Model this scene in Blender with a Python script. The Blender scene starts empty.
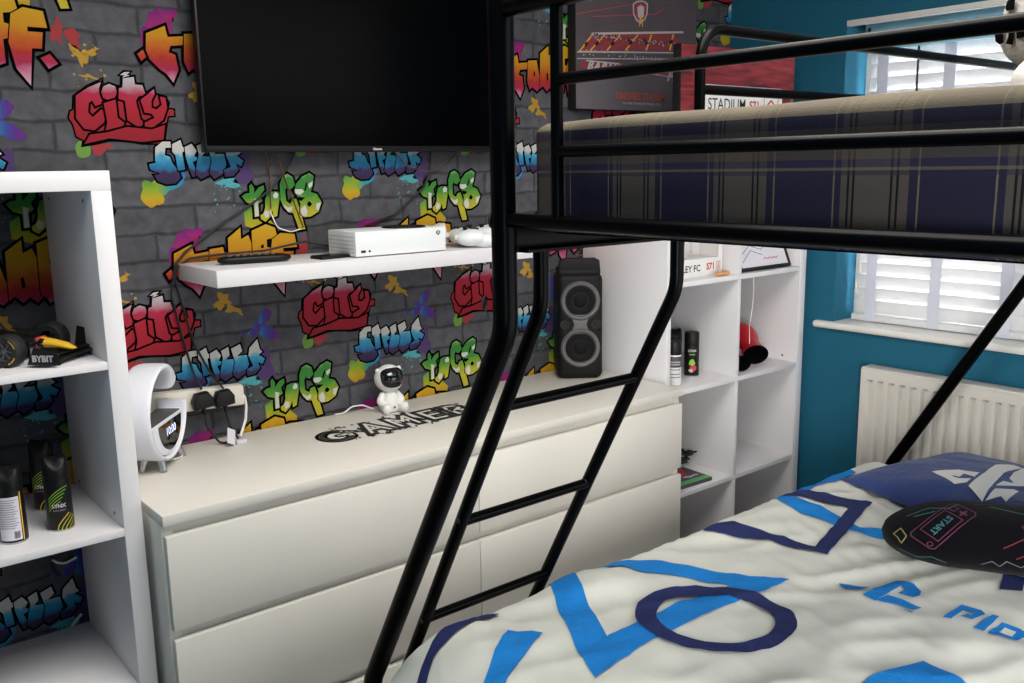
import bpy, bmesh, math, random
from mathutils import Vector, Matrix, noise
S = bpy.context.scene
COL = S.collection
PI = math.pi
rnd = random.Random(7)
WALL={
 'city':[[(0.052,1.635),(0.084,1.659),(0.116,1.675),(0.117,1.657),(0.131,1.667),(0.149,1.661),(0.158,1.662),(0.161,1.681),(0.189,1.685),(0.189,1.669),(0.208,1.668),(0.21,1.646),(0.233,1.661),(0.235,1.646),(0.255,1.642),(0.265,1.628),(0.26,1.613),(0.276,1.611),(0.276,1.598),(0.26,1.596),(0.252,1.563),(0.247,1.539),(0.234,1.532),(0.193,1.532),(0.159,1.539),(0.119,1.539),(0.091,1.532),(0.061,1.527),(0.064,1.538),(0.049,1.547),(0.045,1.572),(0.037,1.588),(0.041,1.602),(0.048,1.605)],[(0.056,1.637),(0.084,1.656),(0.113,1.669),(0.107,1.653),(0.112,1.633),(0.113,1.622),(0.096,1.615),(0.09,1.628),(0.082,1.621),(0.079,1.601),(0.088,1.59),(0.108,1.608),(0.12,1.601),(0.111,1.578),(0.089,1.561),(0.067,1.564),(0.052,1.587)],[(0.147,1.648),(0.141,1.635),(0.128,1.629),(0.115,1.634),(0.112,1.647),(0.118,1.66),(0.131,1.666),(0.144,1.661)],[(0.115,1.622),(0.142,1.631),(0.143,1.59),(0.157,1.579),(0.154,1.571),(0.113,1.559),(0.119,1.579)],[(0.163,1.68),(0.188,1.684),(0.189,1.667),(0.206,1.666),(0.212,1.645),(0.195,1.64),(0.188,1.63),(0.195,1.586),(0.206,1.58),(0.189,1.568),(0.165,1.585),(0.163,1.629),(0.149,1.633),(0.152,1.657),(0.16,1.659)],[(0.199,1.632),(0.232,1.658),(0.233,1.646),(0.224,1.631),(0.223,1.615),(0.234,1.611),(0.248,1.622),(0.245,1.641),(0.258,1.639),(0.26,1.615),(0.248,1.587),(0.222,1.569),(0.204,1.571),(0.204,1.58),(0.228,1.591),(0.222,1.601),(0.206,1.603)],[(0.064,1.53),(0.078,1.551),(0.115,1.556),(0.162,1.569),(0.219,1.564),(0.251,1.575),(0.245,1.541),(0.193,1.535),(0.12,1.543),(0.086,1.535)],[(0.157,1.687),(0.167,1.694),(0.18,1.695),(0.172,1.688),(0.179,1.687),(0.161,1.681),(0.167,1.687)]],
 'street':[[(0.221,1.491),(0.224,1.522),(0.242,1.536),(0.261,1.536),(0.262,1.522),(0.248,1.521),(0.245,1.504),(0.257,1.5),(0.263,1.483),(0.275,1.466),(0.28,1.449),(0.266,1.436),(0.243,1.434),(0.223,1.442),(0.216,1.457),(0.232,1.459),(0.208,1.47),(0.206,1.483),(0.223,1.486)],[(0.265,1.53),(0.286,1.54),(0.29,1.524),(0.3,1.517),(0.288,1.51),(0.292,1.469),(0.274,1.466),(0.271,1.503),(0.264,1.512)],[(0.295,1.523),(0.313,1.531),(0.324,1.514),(0.317,1.501),(0.331,1.495),(0.312,1.487),(0.324,1.454),(0.309,1.45),(0.303,1.467),(0.296,1.5)],[(0.325,1.526),(0.345,1.534),(0.347,1.512),(0.336,1.501),(0.355,1.5),(0.361,1.481),(0.352,1.455),(0.33,1.444),(0.317,1.457),(0.323,1.486),(0.329,1.506)],[(0.352,1.528),(0.377,1.537),(0.382,1.518),(0.367,1.506),(0.393,1.506),(0.398,1.481),(0.386,1.456),(0.364,1.444),(0.352,1.46),(0.36,1.491)],[(0.402,1.523),(0.425,1.544),(0.431,1.516),(0.437,1.508),(0.426,1.502),(0.443,1.489),(0.436,1.475),(0.423,1.482),(0.428,1.465),(0.414,1.451),(0.392,1.449),(0.39,1.466),(0.409,1.474),(0.398,1.503)]],
 'kings':[[(0.461,1.431),(0.468,1.418),(0.466,1.405),(0.481,1.421),(0.494,1.426),(0.496,1.414),(0.484,1.401),(0.488,1.385),(0.477,1.379),(0.476,1.346),(0.464,1.345),(0.464,1.376),(0.455,1.379),(0.445,1.383),(0.433,1.399),(0.443,1.406),(0.455,1.407),(0.455,1.425)],[(0.496,1.388),(0.502,1.405),(0.515,1.409),(0.534,1.408),(0.539,1.401),(0.527,1.345),(0.516,1.341),(0.515,1.36),(0.507,1.343),(0.493,1.331),(0.481,1.339),(0.48,1.348),(0.489,1.354),(0.495,1.368)],[(0.54,1.428),(0.549,1.449),(0.563,1.454),(0.578,1.445),(0.583,1.424),(0.57,1.413),(0.56,1.418),(0.563,1.427),(0.554,1.411),(0.555,1.383),(0.567,1.375),(0.572,1.386),(0.584,1.389),(0.589,1.375),(0.606,1.306),(0.588,1.304),(0.573,1.351),(0.562,1.352),(0.548,1.365),(0.539,1.387)],[(0.58,1.406),(0.586,1.427),(0.605,1.446),(0.627,1.455),(0.639,1.447),(0.635,1.423),(0.628,1.405),(0.647,1.398),(0.659,1.376),(0.648,1.351),(0.624,1.339),(0.604,1.338),(0.592,1.35),(0.596,1.374),(0.588,1.395)]],
 'kings_hole':[[(0.617,1.432),(0.619,1.425),(0.614,1.41),(0.608,1.407),(0.613,1.423)],[(0.615,1.374),(0.622,1.381),(0.63,1.373),(0.625,1.366),(0.617,1.367)],[(0.59,1.394),(0.611,1.39),(0.597,1.381),(0.59,1.385)]],
 'kings_white':[[(0.466,1.393),(0.478,1.389),(0.474,1.376),(0.476,1.348),(0.465,1.346)],[(0.518,1.4),(0.526,1.408),(0.533,1.401),(0.531,1.392),(0.52,1.391)],[(0.489,1.354),(0.497,1.361),(0.506,1.357),(0.503,1.344),(0.493,1.341)],[(0.544,1.375),(0.559,1.365),(0.571,1.37),(0.572,1.358),(0.558,1.354)],[(0.581,1.413),(0.603,1.413),(0.608,1.406),(0.596,1.398),(0.583,1.401)],[(0.621,1.426),(0.635,1.433),(0.633,1.421),(0.624,1.414)],[(0.595,1.36),(0.608,1.371),(0.614,1.356),(0.612,1.34),(0.598,1.343)],[(0.641,1.373),(0.656,1.376),(0.648,1.355),(0.64,1.357)]],
 'kings_blob':[[(0.436,1.36),(0.459,1.373),(0.479,1.341),(0.504,1.337),(0.527,1.315),(0.524,1.294),(0.491,1.306),(0.462,1.315),(0.437,1.323)]],
}
DUV={
 'blue':[[(0.679,-0.882),(0.718,-0.863),(0.747,-0.854),(0.748,-0.88),(0.702,-0.954),(0.642,-1.062),(0.596,-1.147),(0.646,-1.151),(0.815,-1.151),(0.951,-1.167),(0.897,-1.081),(0.839,-0.997),(0.815,-0.879),(0.816,-0.873),(0.841,-0.88),(0.892,-0.923),(0.944,-1.042),(1.065,-1.232),(0.968,-1.226),(0.735,-1.219),(0.612,-1.217),(0.478,-1.235),(0.518,-1.149),(0.597,-1.012)],[(0.479,-0.99),(0.513,-1.056),(0.419,-1.099),(0.304,-1.157),(0.271,-1.129),(0.352,-1.082)],[(0.737,-1.552),(0.838,-1.548),(0.966,-1.578),(0.952,-1.651),(0.923,-1.714)],[(1.464,-0.92),(1.618,-0.911),(1.725,-0.906),(1.823,-0.923),(1.804,-0.953),(1.705,-0.956),(1.642,-0.933),(1.543,-0.96),(1.491,-0.954),(1.493,-1.034),(1.46,-1.12),(1.447,-1.174),(1.472,-1.238),(1.431,-1.251),(1.411,-1.184),(1.413,-1.127),(1.412,-1.028),(1.436,-0.964)]],
 'logo':[[(1.134,-1.306),(1.15,-1.324),(1.155,-1.367),(1.123,-1.363),(1.113,-1.338)],[(1.107,-1.378),(1.233,-1.383),(1.238,-1.419),(1.217,-1.446),(1.189,-1.456),(1.175,-1.45),(1.171,-1.419),(1.201,-1.421),(1.206,-1.407),(1.103,-1.408)],[(1.107,-1.408),(1.146,-1.411),(1.152,-1.442),(1.148,-1.482),(1.126,-1.476),(1.122,-1.444),(1.11,-1.422)],[(1.133,-1.532),(1.214,-1.53),(1.22,-1.567),(1.207,-1.58),(1.165,-1.573),(1.161,-1.552),(1.183,-1.556),(1.181,-1.563),(1.197,-1.565),(1.192,-1.543),(1.135,-1.547)],[(1.135,-1.588),(1.218,-1.59),(1.219,-1.601),(1.138,-1.607)],[(1.138,-1.614),(1.2,-1.614),(1.203,-1.646),(1.191,-1.668),(1.154,-1.66),(1.145,-1.64)]],
 'logo_hole':[[(1.154,-1.627),(1.186,-1.625),(1.186,-1.647),(1.162,-1.648)]],
 'navy':[[(1.472,-0.927),(1.557,-0.932),(1.59,-1.003),(1.626,-1.105),(1.242,-1.213),(1.213,-1.147),(1.203,-1.056),(1.149,-0.925),(1.207,-0.926),(1.235,-0.959),(1.244,-1.027),(1.25,-1.122),(1.265,-1.166),(1.532,-1.093),(1.515,-1.005),(1.505,-0.967)],[(1.423,-1.522),(1.452,-1.558),(1.377,-1.58),(1.349,-1.545)],[(0.416,-0.891),(0.459,-0.879),(0.491,-0.884),(0.511,-0.925),(0.433,-0.931),(0.325,-0.952),(0.211,-1.007),(0.161,-1.034),(0.159,-1.012),(0.249,-0.961),(0.342,-0.921)]],
}
RING=[[(0.898,-1.362),(0.87,-1.332)],[(0.888,-1.368),(0.863,-1.336)],[(0.877,-1.373),(0.855,-1.34)],[(0.866,-1.377),(0.847,-1.343)],[(0.855,-1.38),(0.839,-1.345)],[(0.843,-1.382),(0.83,-1.347)],[(0.831,-1.383),(0.822,-1.348)],[(0.819,-1.383),(0.813,-1.348)],[(0.807,-1.382),(0.804,-1.347)],[(0.795,-1.38),(0.795,-1.345)],[(0.783,-1.378),(0.786,-1.343)],[(0.771,-1.374),(0.778,-1.34)],[(0.76,-1.369),(0.769,-1.337)],[(0.748,-1.363),(0.761,-1.333)],[(0.738,-1.357),(0.753,-1.328)],[(0.727,-1.35),(0.745,-1.322)],[(0.718,-1.342),(0.738,-1.316)],[(0.708,-1.333),(0.731,-1.31)],[(0.7,-1.324),(0.725,-1.303)],[(0.692,-1.314),(0.719,-1.295)],[(0.685,-1.303),(0.713,-1.287)],[(0.678,-1.292),(0.709,-1.279)],[(0.673,-1.281),(0.705,-1.271)],[(0.668,-1.269),(0.701,-1.262)],[(0.665,-1.257),(0.699,-1.253)],[(0.662,-1.245),(0.697,-1.244)],[(0.66,-1.233),(0.695,-1.235)],[(0.659,-1.221),(0.695,-1.226)],[(0.66,-1.208),(0.695,-1.217)],[(0.661,-1.196),(0.696,-1.209)],[(0.663,-1.184),(0.698,-1.2)],[(0.667,-1.173),(0.7,-1.192)],[(0.671,-1.162),(0.703,-1.184)],[(0.677,-1.151),(0.708,-1.176)],[(0.683,-1.141),(0.712,-1.169)],[(0.691,-1.131),(0.718,-1.162)],[(0.699,-1.123),(0.724,-1.156)],[(0.708,-1.115),(0.731,-1.151)],[(0.718,-1.108),(0.738,-1.146)],[(0.729,-1.102),(0.746,-1.142)],[(0.741,-1.097),(0.754,-1.138)],[(0.753,-1.093),(0.763,-1.136)],[(0.766,-1.09),(0.772,-1.134)],[(0.779,-1.089),(0.781,-1.134)],[(0.793,-1.089),(0.791,-1.134)],[(0.806,-1.09),(0.801,-1.135)],[(0.82,-1.092),(0.81,-1.137)],[(0.834,-1.096),(0.82,-1.139)],[(0.847,-1.1),(0.829,-1.143)],[(0.86,-1.107),(0.839,-1.147)],[(0.873,-1.114),(0.848,-1.153)],[(0.885,-1.122),(0.856,-1.159)],[(0.896,-1.131),(0.864,-1.165)],[(0.907,-1.141),(0.872,-1.173)],[(0.916,-1.152),(0.879,-1.181)],[(0.925,-1.164),(0.885,-1.189)],[(0.933,-1.177),(0.891,-1.198)],[(0.939,-1.189),(0.896,-1.207)],[(0.944,-1.203),(0.9,-1.216)],[(0.949,-1.216),(0.903,-1.226)],[(0.951,-1.23),(0.905,-1.236)],[(0.953,-1.243),(0.907,-1.245)],[(0.953,-1.256),(0.907,-1.255)],[(0.953,-1.27),(0.907,-1.264)],[(0.951,-1.282),(0.906,-1.274)],[(0.948,-1.295),(0.904,-1.283)],[(0.943,-1.307),(0.901,-1.291)],[(0.938,-1.318),(0.898,-1.299)],[(0.932,-1.328),(0.893,-1.307)],[(0.925,-1.338),(0.888,-1.314)],[(0.916,-1.347),(0.883,-1.321)],[(0.908,-1.355),(0.877,-1.326)]]
PLOGO=[[(1.752,-1.196),(1.806,-1.24),(1.806,-1.294),(1.766,-1.3),(1.778,-1.267),(1.748,-1.27),(1.751,-1.252),(1.743,-1.254),(1.736,-1.273),(1.75,-1.299),(1.721,-1.3),(1.701,-1.279),(1.726,-1.237)],[(1.705,-1.312),(1.883,-1.3),(1.916,-1.333),(1.905,-1.359),(1.875,-1.35),(1.829,-1.343),(1.739,-1.356),(1.652,-1.369)],[(1.739,-1.363),(1.783,-1.363),(1.787,-1.386),(1.809,-1.366),(1.861,-1.359),(1.932,-1.359),(1.94,-1.388),(1.865,-1.417),(1.788,-1.414),(1.772,-1.393)],[(1.658,-1.374),(1.72,-1.371),(1.753,-1.401),(1.747,-1.415),(1.696,-1.418),(1.668,-1.418),(1.687,-1.398)]]
TMP=(1.111, -1.473)
POST={
 'seat':[[(1.63,1.882),(2.034,1.915),(2.107,1.863),(1.575,1.827)],[(1.594,1.798),(1.774,1.799),(1.959,1.789),(2.094,1.793),(2.095,1.764),(1.941,1.764),(1.757,1.776),(1.567,1.774)]],
 'pale':[[(1.634,1.888),(2.086,1.926),(2.086,1.919),(1.63,1.881)],[(1.571,1.827),(2.107,1.855),(2.107,1.851),(1.567,1.821)],[(1.567,1.804),(2.107,1.833),(2.108,1.83),(1.567,1.801)],[(1.61,1.801),(1.766,1.799),(1.757,1.795),(1.606,1.797)],[(1.8,1.781),(2.1,1.764),(2.1,1.76),(1.8,1.776)]],
 'aisle':[[(1.633,1.882),(1.64,1.882),(1.584,1.828),(1.577,1.828)],[(1.691,1.886),(1.698,1.886),(1.629,1.831),(1.622,1.831)],[(1.761,1.891),(1.768,1.891),(1.706,1.836),(1.699,1.836)],[(1.848,1.897),(1.856,1.898),(1.795,1.842),(1.787,1.841)],[(1.916,1.902),(1.924,1.903),(1.897,1.848),(1.889,1.848)],[(2.028,1.91),(2.036,1.911),(2.019,1.856),(2.011,1.855)]],
 'gate':[[(1.649,1.857),(1.664,1.865),(1.664,1.853),(1.649,1.845)],[(1.722,1.862),(1.737,1.87),(1.738,1.858),(1.722,1.85)],[(1.808,1.871),(1.825,1.879),(1.825,1.866),(1.808,1.859)],[(1.89,1.877),(1.907,1.885),(1.907,1.872),(1.89,1.864)],[(2.012,1.887),(2.029,1.895),(2.029,1.882),(2.012,1.874)],[(1.601,1.852),(1.616,1.86),(1.616,1.848),(1.601,1.84)]],
 'pitch':[[(1.561,1.752),(1.757,1.774),(2.11,1.76),(2.159,1.722),(2.162,1.654),(1.561,1.642)]],
 'crest':[[(1.823,1.994),(1.84,2.004),(1.862,2.009),(1.884,2.008),(1.899,2.001),(1.897,1.968),(1.884,1.947),(1.861,1.933),(1.839,1.943),(1.825,1.962)],[(1.829,1.992),(1.843,2.0),(1.862,2.005),(1.88,2.004),(1.892,1.998),(1.891,1.969),(1.88,1.951),(1.861,1.938),(1.844,1.948),(1.83,1.964)],[(1.845,1.986),(1.862,1.994),(1.879,1.989),(1.877,1.958),(1.861,1.947),(1.848,1.955)]],
 'lines':[[(1.564,1.941),(1.798,1.989),(1.823,1.992),(1.823,1.991),(1.798,1.987),(1.564,1.938)],[(1.638,1.939),(1.937,1.972),(1.991,2.0),(1.994,1.999),(1.942,1.97),(1.638,1.937)]],
}
PTX={'oak': (1.851, 1.683), 'oakL': (1.735, 1.679), 'oakR': (1.974, 1.684), 'bar': (1.683, 1.793), 'fc': (2.014, 1.789), 'barL': (1.594, 1.781)}

# ------------------------------------------------------------------ materials
def lin(c):
    if isinstance(c, str):
        c = [int(c[i:i+2], 16)/255 for i in (0, 2, 4)]
    return tuple(x/12.92 if x <= .04045 else ((x+.055)/1.055)**2.4 for x in c) + (1,)
def base(name):
    m = bpy.data.materials.new(name); m.use_nodes = True
    nt = m.node_tree; b = nt.nodes['Principled BSDF']
    return m, nt, b
def nd(nt, t, **kw):
    n = nt.nodes.new(t)
    for k, v in kw.items():
        setattr(n, k, v)
    return n
def M(name, col, rough=.5, metal=0, var=.06, scale=8, bump=0, bscale=200, spec=.5, trans=0, emit=None, es=1, coat=0, sheen=0, stretch=None):
    m, nt, b = base(name)
    c = lin(col)
    tc = nd(nt, 'ShaderNodeTexCoord')
    src = tc.outputs['Object']
    if stretch:
        mp = nd(nt, 'ShaderNodeMapping'); mp.inputs['Scale'].default_value = stretch
        nt.links.new(src, mp.inputs[0]); src = mp.outputs[0]
    nz = nd(nt, 'ShaderNodeTexNoise'); nz.inputs['Scale'].default_value = scale; nz.inputs['Detail'].default_value = 4
    nt.links.new(src, nz.inputs['Vector'])
    mx = nd(nt, 'ShaderNodeMix', data_type='RGBA')
    mx.inputs[6].default_value = tuple(max(0, x*(1-var)) for x in c[:3])+(1,)
    mx.inputs[7].default_value = tuple(min(1, x*(1+var)) for x in c[:3])+(1,)
    nt.links.new(nz.outputs[0], mx.inputs[0])
    nt.links.new(mx.outputs[2], b.inputs['Base Color'])
    b.inputs['Roughness'].default_value = rough
    b.inputs['Metallic'].default_value = metal
    b.inputs['Specular IOR Level'].default_value = spec
    if trans: b.inputs['Transmission Weight'].default_value = trans
    if coat: b.inputs['Coat Weight'].default_value = coat; b.inputs['Coat Roughness'].default_value = .08
    if sheen: b.inputs['Sheen Weight'].default_value = sheen
    if emit: b.inputs['Emission Color'].default_value = lin(emit); b.inputs['Emission Strength'].default_value = es
    if bump:
        n2 = nd(nt, 'ShaderNodeTexNoise'); n2.inputs['Scale'].default_value = bscale; n2.inputs['Detail'].default_value = 3
        nt.links.new(src, n2.inputs['Vector'])
        bp = nd(nt, 'ShaderNodeBump'); bp.inputs['Strength'].default_value = bump; bp.inputs['Distance'].default_value = .01
        nt.links.new(n2.outputs[0], bp.inputs['Height']); nt.links.new(bp.outputs[0], b.inputs['Normal'])
    return m
def ramp(name, stops, rough=.75, nstr=.25, nscale=40, axis=1, interp='LINEAR'):
    """colour ramp along the motif's own UV, broken up by noise"""
    m, nt, b = base(name)
    uv = nd(nt, 'ShaderNodeUVMap'); sp = nd(nt, 'ShaderNodeSeparateXYZ')
    nt.links.new(uv.outputs[0], sp.inputs[0])
    tc = nd(nt, 'ShaderNodeTexCoord')
    nz = nd(nt, 'ShaderNodeTexNoise'); nz.inputs['Scale'].default_value = nscale; nz.inputs['Detail'].default_value = 3
    nt.links.new(tc.outputs['Object'], nz.inputs['Vector'])
    s = nd(nt, 'ShaderNodeMath', operation='SUBTRACT'); s.inputs[1].default_value = .5
    nt.links.new(nz.outputs[0], s.inputs[0])
    a = nd(nt, 'ShaderNodeMath', operation='MULTIPLY_ADD'); a.inputs[1].default_value = nstr
    nt.links.new(s.outputs[0], a.inputs[0]); nt.links.new(sp.outputs[axis], a.inputs[2])
    r = nd(nt, 'ShaderNodeValToRGB'); r.color_ramp.interpolation = interp
    e = r.color_ramp.elements
    dk = lambda c: tuple(x*.56 for x in lin(c)[:3])+(1,)
    e[0].position, e[0].color = stops[0][0], dk(stops[0][1])
    e[1].position, e[1].color = stops[-1][0], dk(stops[-1][1])
    for p, c in stops[1:-1]:
        k = e.new(p); k.color = dk(c)
    nt.links.new(a.outputs[0], r.inputs[0]); nt.links.new(r.outputs[0], b.inputs['Base Color'])
    b.inputs['Roughness'].default_value = rough
    b.inputs['Specular IOR Level'].default_value = .25
    return m
def wallpaper():
    m, nt, b = base('charcoal_brick_paper')
    tc = nd(nt, 'ShaderNodeTexCoord'); sp = nd(nt, 'ShaderNodeSeparateXYZ'); cb = nd(nt, 'ShaderNodeCombineXYZ')
    nt.links.new(tc.outputs['Object'], sp.inputs[0])
    nt.links.new(sp.outputs[0], cb.inputs[0]); nt.links.new(sp.outputs[2], cb.inputs[1])
    n0 = nd(nt, 'ShaderNodeTexNoise'); n0.inputs['Scale'].default_value = 14
    nt.links.new(cb.outputs[0], n0.inputs['Vector'])
    ad = nd(nt, 'ShaderNodeMix', data_type='VECTOR'); ad.inputs[0].default_value = .018
    nt.links.new(cb.outputs[0], ad.inputs[4]); nt.links.new(n0.outputs[1], ad.inputs[5])
    bk = nd(nt, 'ShaderNodeTexBrick')
    bk.inputs['Scale'].default_value = 1; bk.inputs['Brick Width'].default_value = .2; bk.inputs['Row Height'].default_value = .065
    bk.inputs['Mortar Size'].default_value = .007; bk.inputs['Mortar Smooth'].default_value = 1; bk.inputs['Bias'].default_value = 0
    bk.inputs['Color1'].default_value = lin('47474b'); bk.inputs['Color2'].default_value = lin('525257'); bk.inputs['Mortar'].default_value = lin('37373b')
    nt.links.new(ad.outputs[1], bk.inputs['Vector'])
    n1 = nd(nt, 'ShaderNodeTexNoise'); n1.inputs['Scale'].default_value = 30; n1.inputs['Detail'].default_value = 6
    nt.links.new(cb.outputs[0], n1.inputs['Vector'])
    r = nd(nt, 'ShaderNodeMapRange'); r.inputs[1].default_value = .3; r.inputs[2].default_value = .7; r.inputs[3].default_value = .78; r.inputs[4].default_value = 1.25
    nt.links.new(n1.outputs[0], r.inputs[0])
    mx = nd(nt, 'ShaderNodeMix', data_type='RGBA', blend_type='MULTIPLY'); mx.inputs[0].default_value = 1
    nt.links.new(bk.outputs[0], mx.inputs[6]); nt.links.new(r.outputs[0], mx.inputs[7])
    nt.links.new(mx.outputs[2], b.inputs['Base Color'])
    bp = nd(nt, 'ShaderNodeBump'); bp.inputs['Strength'].default_value = .6; bp.inputs['Distance'].default_value = .004
    iv = nd(nt, 'ShaderNodeMath', operation='SUBTRACT'); iv.inputs[0].default_value = 1
    nt.links.new(bk.outputs[1], iv.inputs[1]); nt.links.new(iv.outputs[0], bp.inputs['Height']); nt.links.new(bp.outputs[0], b.inputs['Normal'])
    b.inputs['Roughness'].default_value = .8; b.inputs['Specular IOR Level'].default_value = .2
    return m
def plaid():
    m, nt, b = base('navy_plaid_ticking')
    tc = nd(nt, 'ShaderNodeTexCoord'); sp = nd(nt, 'ShaderNodeSeparateXYZ')
    nt.links.new(tc.outputs['Object'], sp.inputs[0])
    def stripes(out, period, off, stops):
        a = nd(nt, 'ShaderNodeMath', operation='ADD'); a.inputs[1].default_value = off; nt.links.new(out, a.inputs[0])
        d = nd(nt, 'ShaderNodeMath', operation='DIVIDE'); d.inputs[1].default_value = period; nt.links.new(a.outputs[0], d.inputs[0])
        f = nd(nt, 'ShaderNodeMath', operation='FRACT'); nt.links.new(d.outputs[0], f.inputs[0])
        r = nd(nt, 'ShaderNodeValToRGB'); r.color_ramp.interpolation = 'CONSTANT'
        e = r.color_ramp.elements
        e[0].position, e[0].color = 0, lin(stops[0][1]); e[1].position, e[1].color = stops[1][0], lin(stops[1][1])
        for p, c in stops[2:]:
            k = e.new(p); k.color = lin(c)
        nt.links.new(f.outputs[0], r.inputs[0]); return r.outputs[0]
    nav, gr, dk, kh, nv2 = '1f1e30', '423d3a', '141419', '585144', '383a58'
    w = [(0, nav), (.43, kh), (.445, nav), (.50, gr), (.56, dk), (.575, gr), (.60, dk), (.615, gr), (.85, dk), (.865, gr), (.885, dk), (.90, gr), (.945, nav), (.985, kh)]
    ys = stripes(sp.outputs[1], .164, .159, w)
    xs = stripes(sp.outputs[0], .164, .02, w)
    mp = nd(nt, 'ShaderNodeMix', data_type='RGBA'); mp.inputs[0].default_value = .45
    nt.links.new(ys, mp.inputs[6]); nt.links.new(xs, mp.inputs[7])
    zr = nd(nt, 'ShaderNodeMapRange'); zr.inputs[1].default_value = 0; zr.inputs[2].default_value = .16
    nt.links.new(sp.outputs[2], zr.inputs[0])
    rr = nd(nt, 'ShaderNodeValToRGB'); rr.color_ramp.interpolation = 'CONSTANT'
    e = rr.color_ramp.elements
    e[0].position = 0; e[0].color = lin('1f1e30'); e[1].position = .53; e[1].color = lin(kh)
    for p, c in [(.547, '25243a'), (.60, '423d36'), (.70, '2a2a35'), (.74, gr), (.80, '1e1e2c'), (.89, '82785f')]:
        k = e.new(p); k.color = lin(c)
    nt.links.new(zr.outputs[0], rr.inputs[0])
    fz = nd(nt, 'ShaderNodeMath', operation='GREATER_THAN'); fz.inputs[1].default_value = .5; nt.links.new(zr.outputs[0], fz.inputs[0])
    fm = nd(nt, 'ShaderNodeMapRange'); fm.interpolation_type = 'LINEAR'; fm.inputs[1].default_value = .88; fm.inputs[2].default_value = .90; fm.inputs[3].default_value = .55; fm.inputs[4].default_value = .38; nt.links.new(zr.outputs[0], fm.inputs[0]); fq = nd(nt, 'ShaderNodeMath', operation='MULTIPLY'); nt.links.new(fm.outputs[0], fq.inputs[0]); nt.links.new(fz.outputs[0], fq.inputs[1]); fm = fq
    top = nd(nt, 'ShaderNodeMath', operation='GREATER_THAN'); top.inputs[1].default_value = .89; nt.links.new(zr.outputs[0], top.inputs[0])
    m1 = nd(nt, 'ShaderNodeMix', data_type='RGBA'); nt.links.new(top.outputs[0], m1.inputs[0]); nt.links.new(ys, m1.inputs[6]); nt.links.new(mp.outputs[2], m1.inputs[7])
    m2 = nd(nt, 'ShaderNodeMix', data_type='RGBA'); nt.links.new(fm.outputs[0], m2.inputs[0]); nt.links.new(m1.outputs[2], m2.inputs[6]); nt.links.new(rr.outputs[0], m2.inputs[7])
    nt.links.new(m2.outputs[2], b.inputs['Base Color'])
    n2 = nd(nt, 'ShaderNodeTexNoise'); n2.inputs['Scale'].default_value = 500
    bp = nd(nt, 'ShaderNodeBump'); bp.inputs['Strength'].default_value = .3; bp.inputs['Distance'].default_value = .003
    nt.links.new(tc.outputs['Object'], n2.inputs['Vector']); nt.links.new(n2.outputs[0], bp.inputs['Height']); nt.links.new(bp.outputs[0], b.inputs['Normal'])
    b.inputs['Roughness'].default_value = .9; b.inputs['Specular IOR Level'].default_value = .1
    return m
def redpaint():
    m, nt, b = base('red_brushed_paint')
    tc = nd(nt, 'ShaderNodeTexCoord'); mp = nd(nt, 'ShaderNodeMapping'); mp.inputs['Scale'].default_value = (9, 9, 60)
    nt.links.new(tc.outputs['Object'], mp.inputs[0])
    nz = nd(nt, 'ShaderNodeTexNoise'); nz.inputs['Scale'].default_value = 1; nz.inputs['Detail'].default_value = 6
    nt.links.new(mp.outputs[0], nz.inputs['Vector'])
    r = nd(nt, 'ShaderNodeValToRGB'); e = r.color_ramp.elements
    e[0].position = .3; e[0].color = lin('2e161a'); e[1].position = .75; e[1].color = lin('9c3640')
    k = e.new(.5); k.color = lin('7c2029')
    nt.links.new(nz.outputs[0], r.inputs[0]); nt.links.new(r.outputs[0], b.inputs['Base Color']); b.inputs['Roughness'].default_value = .8
    return m
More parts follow.
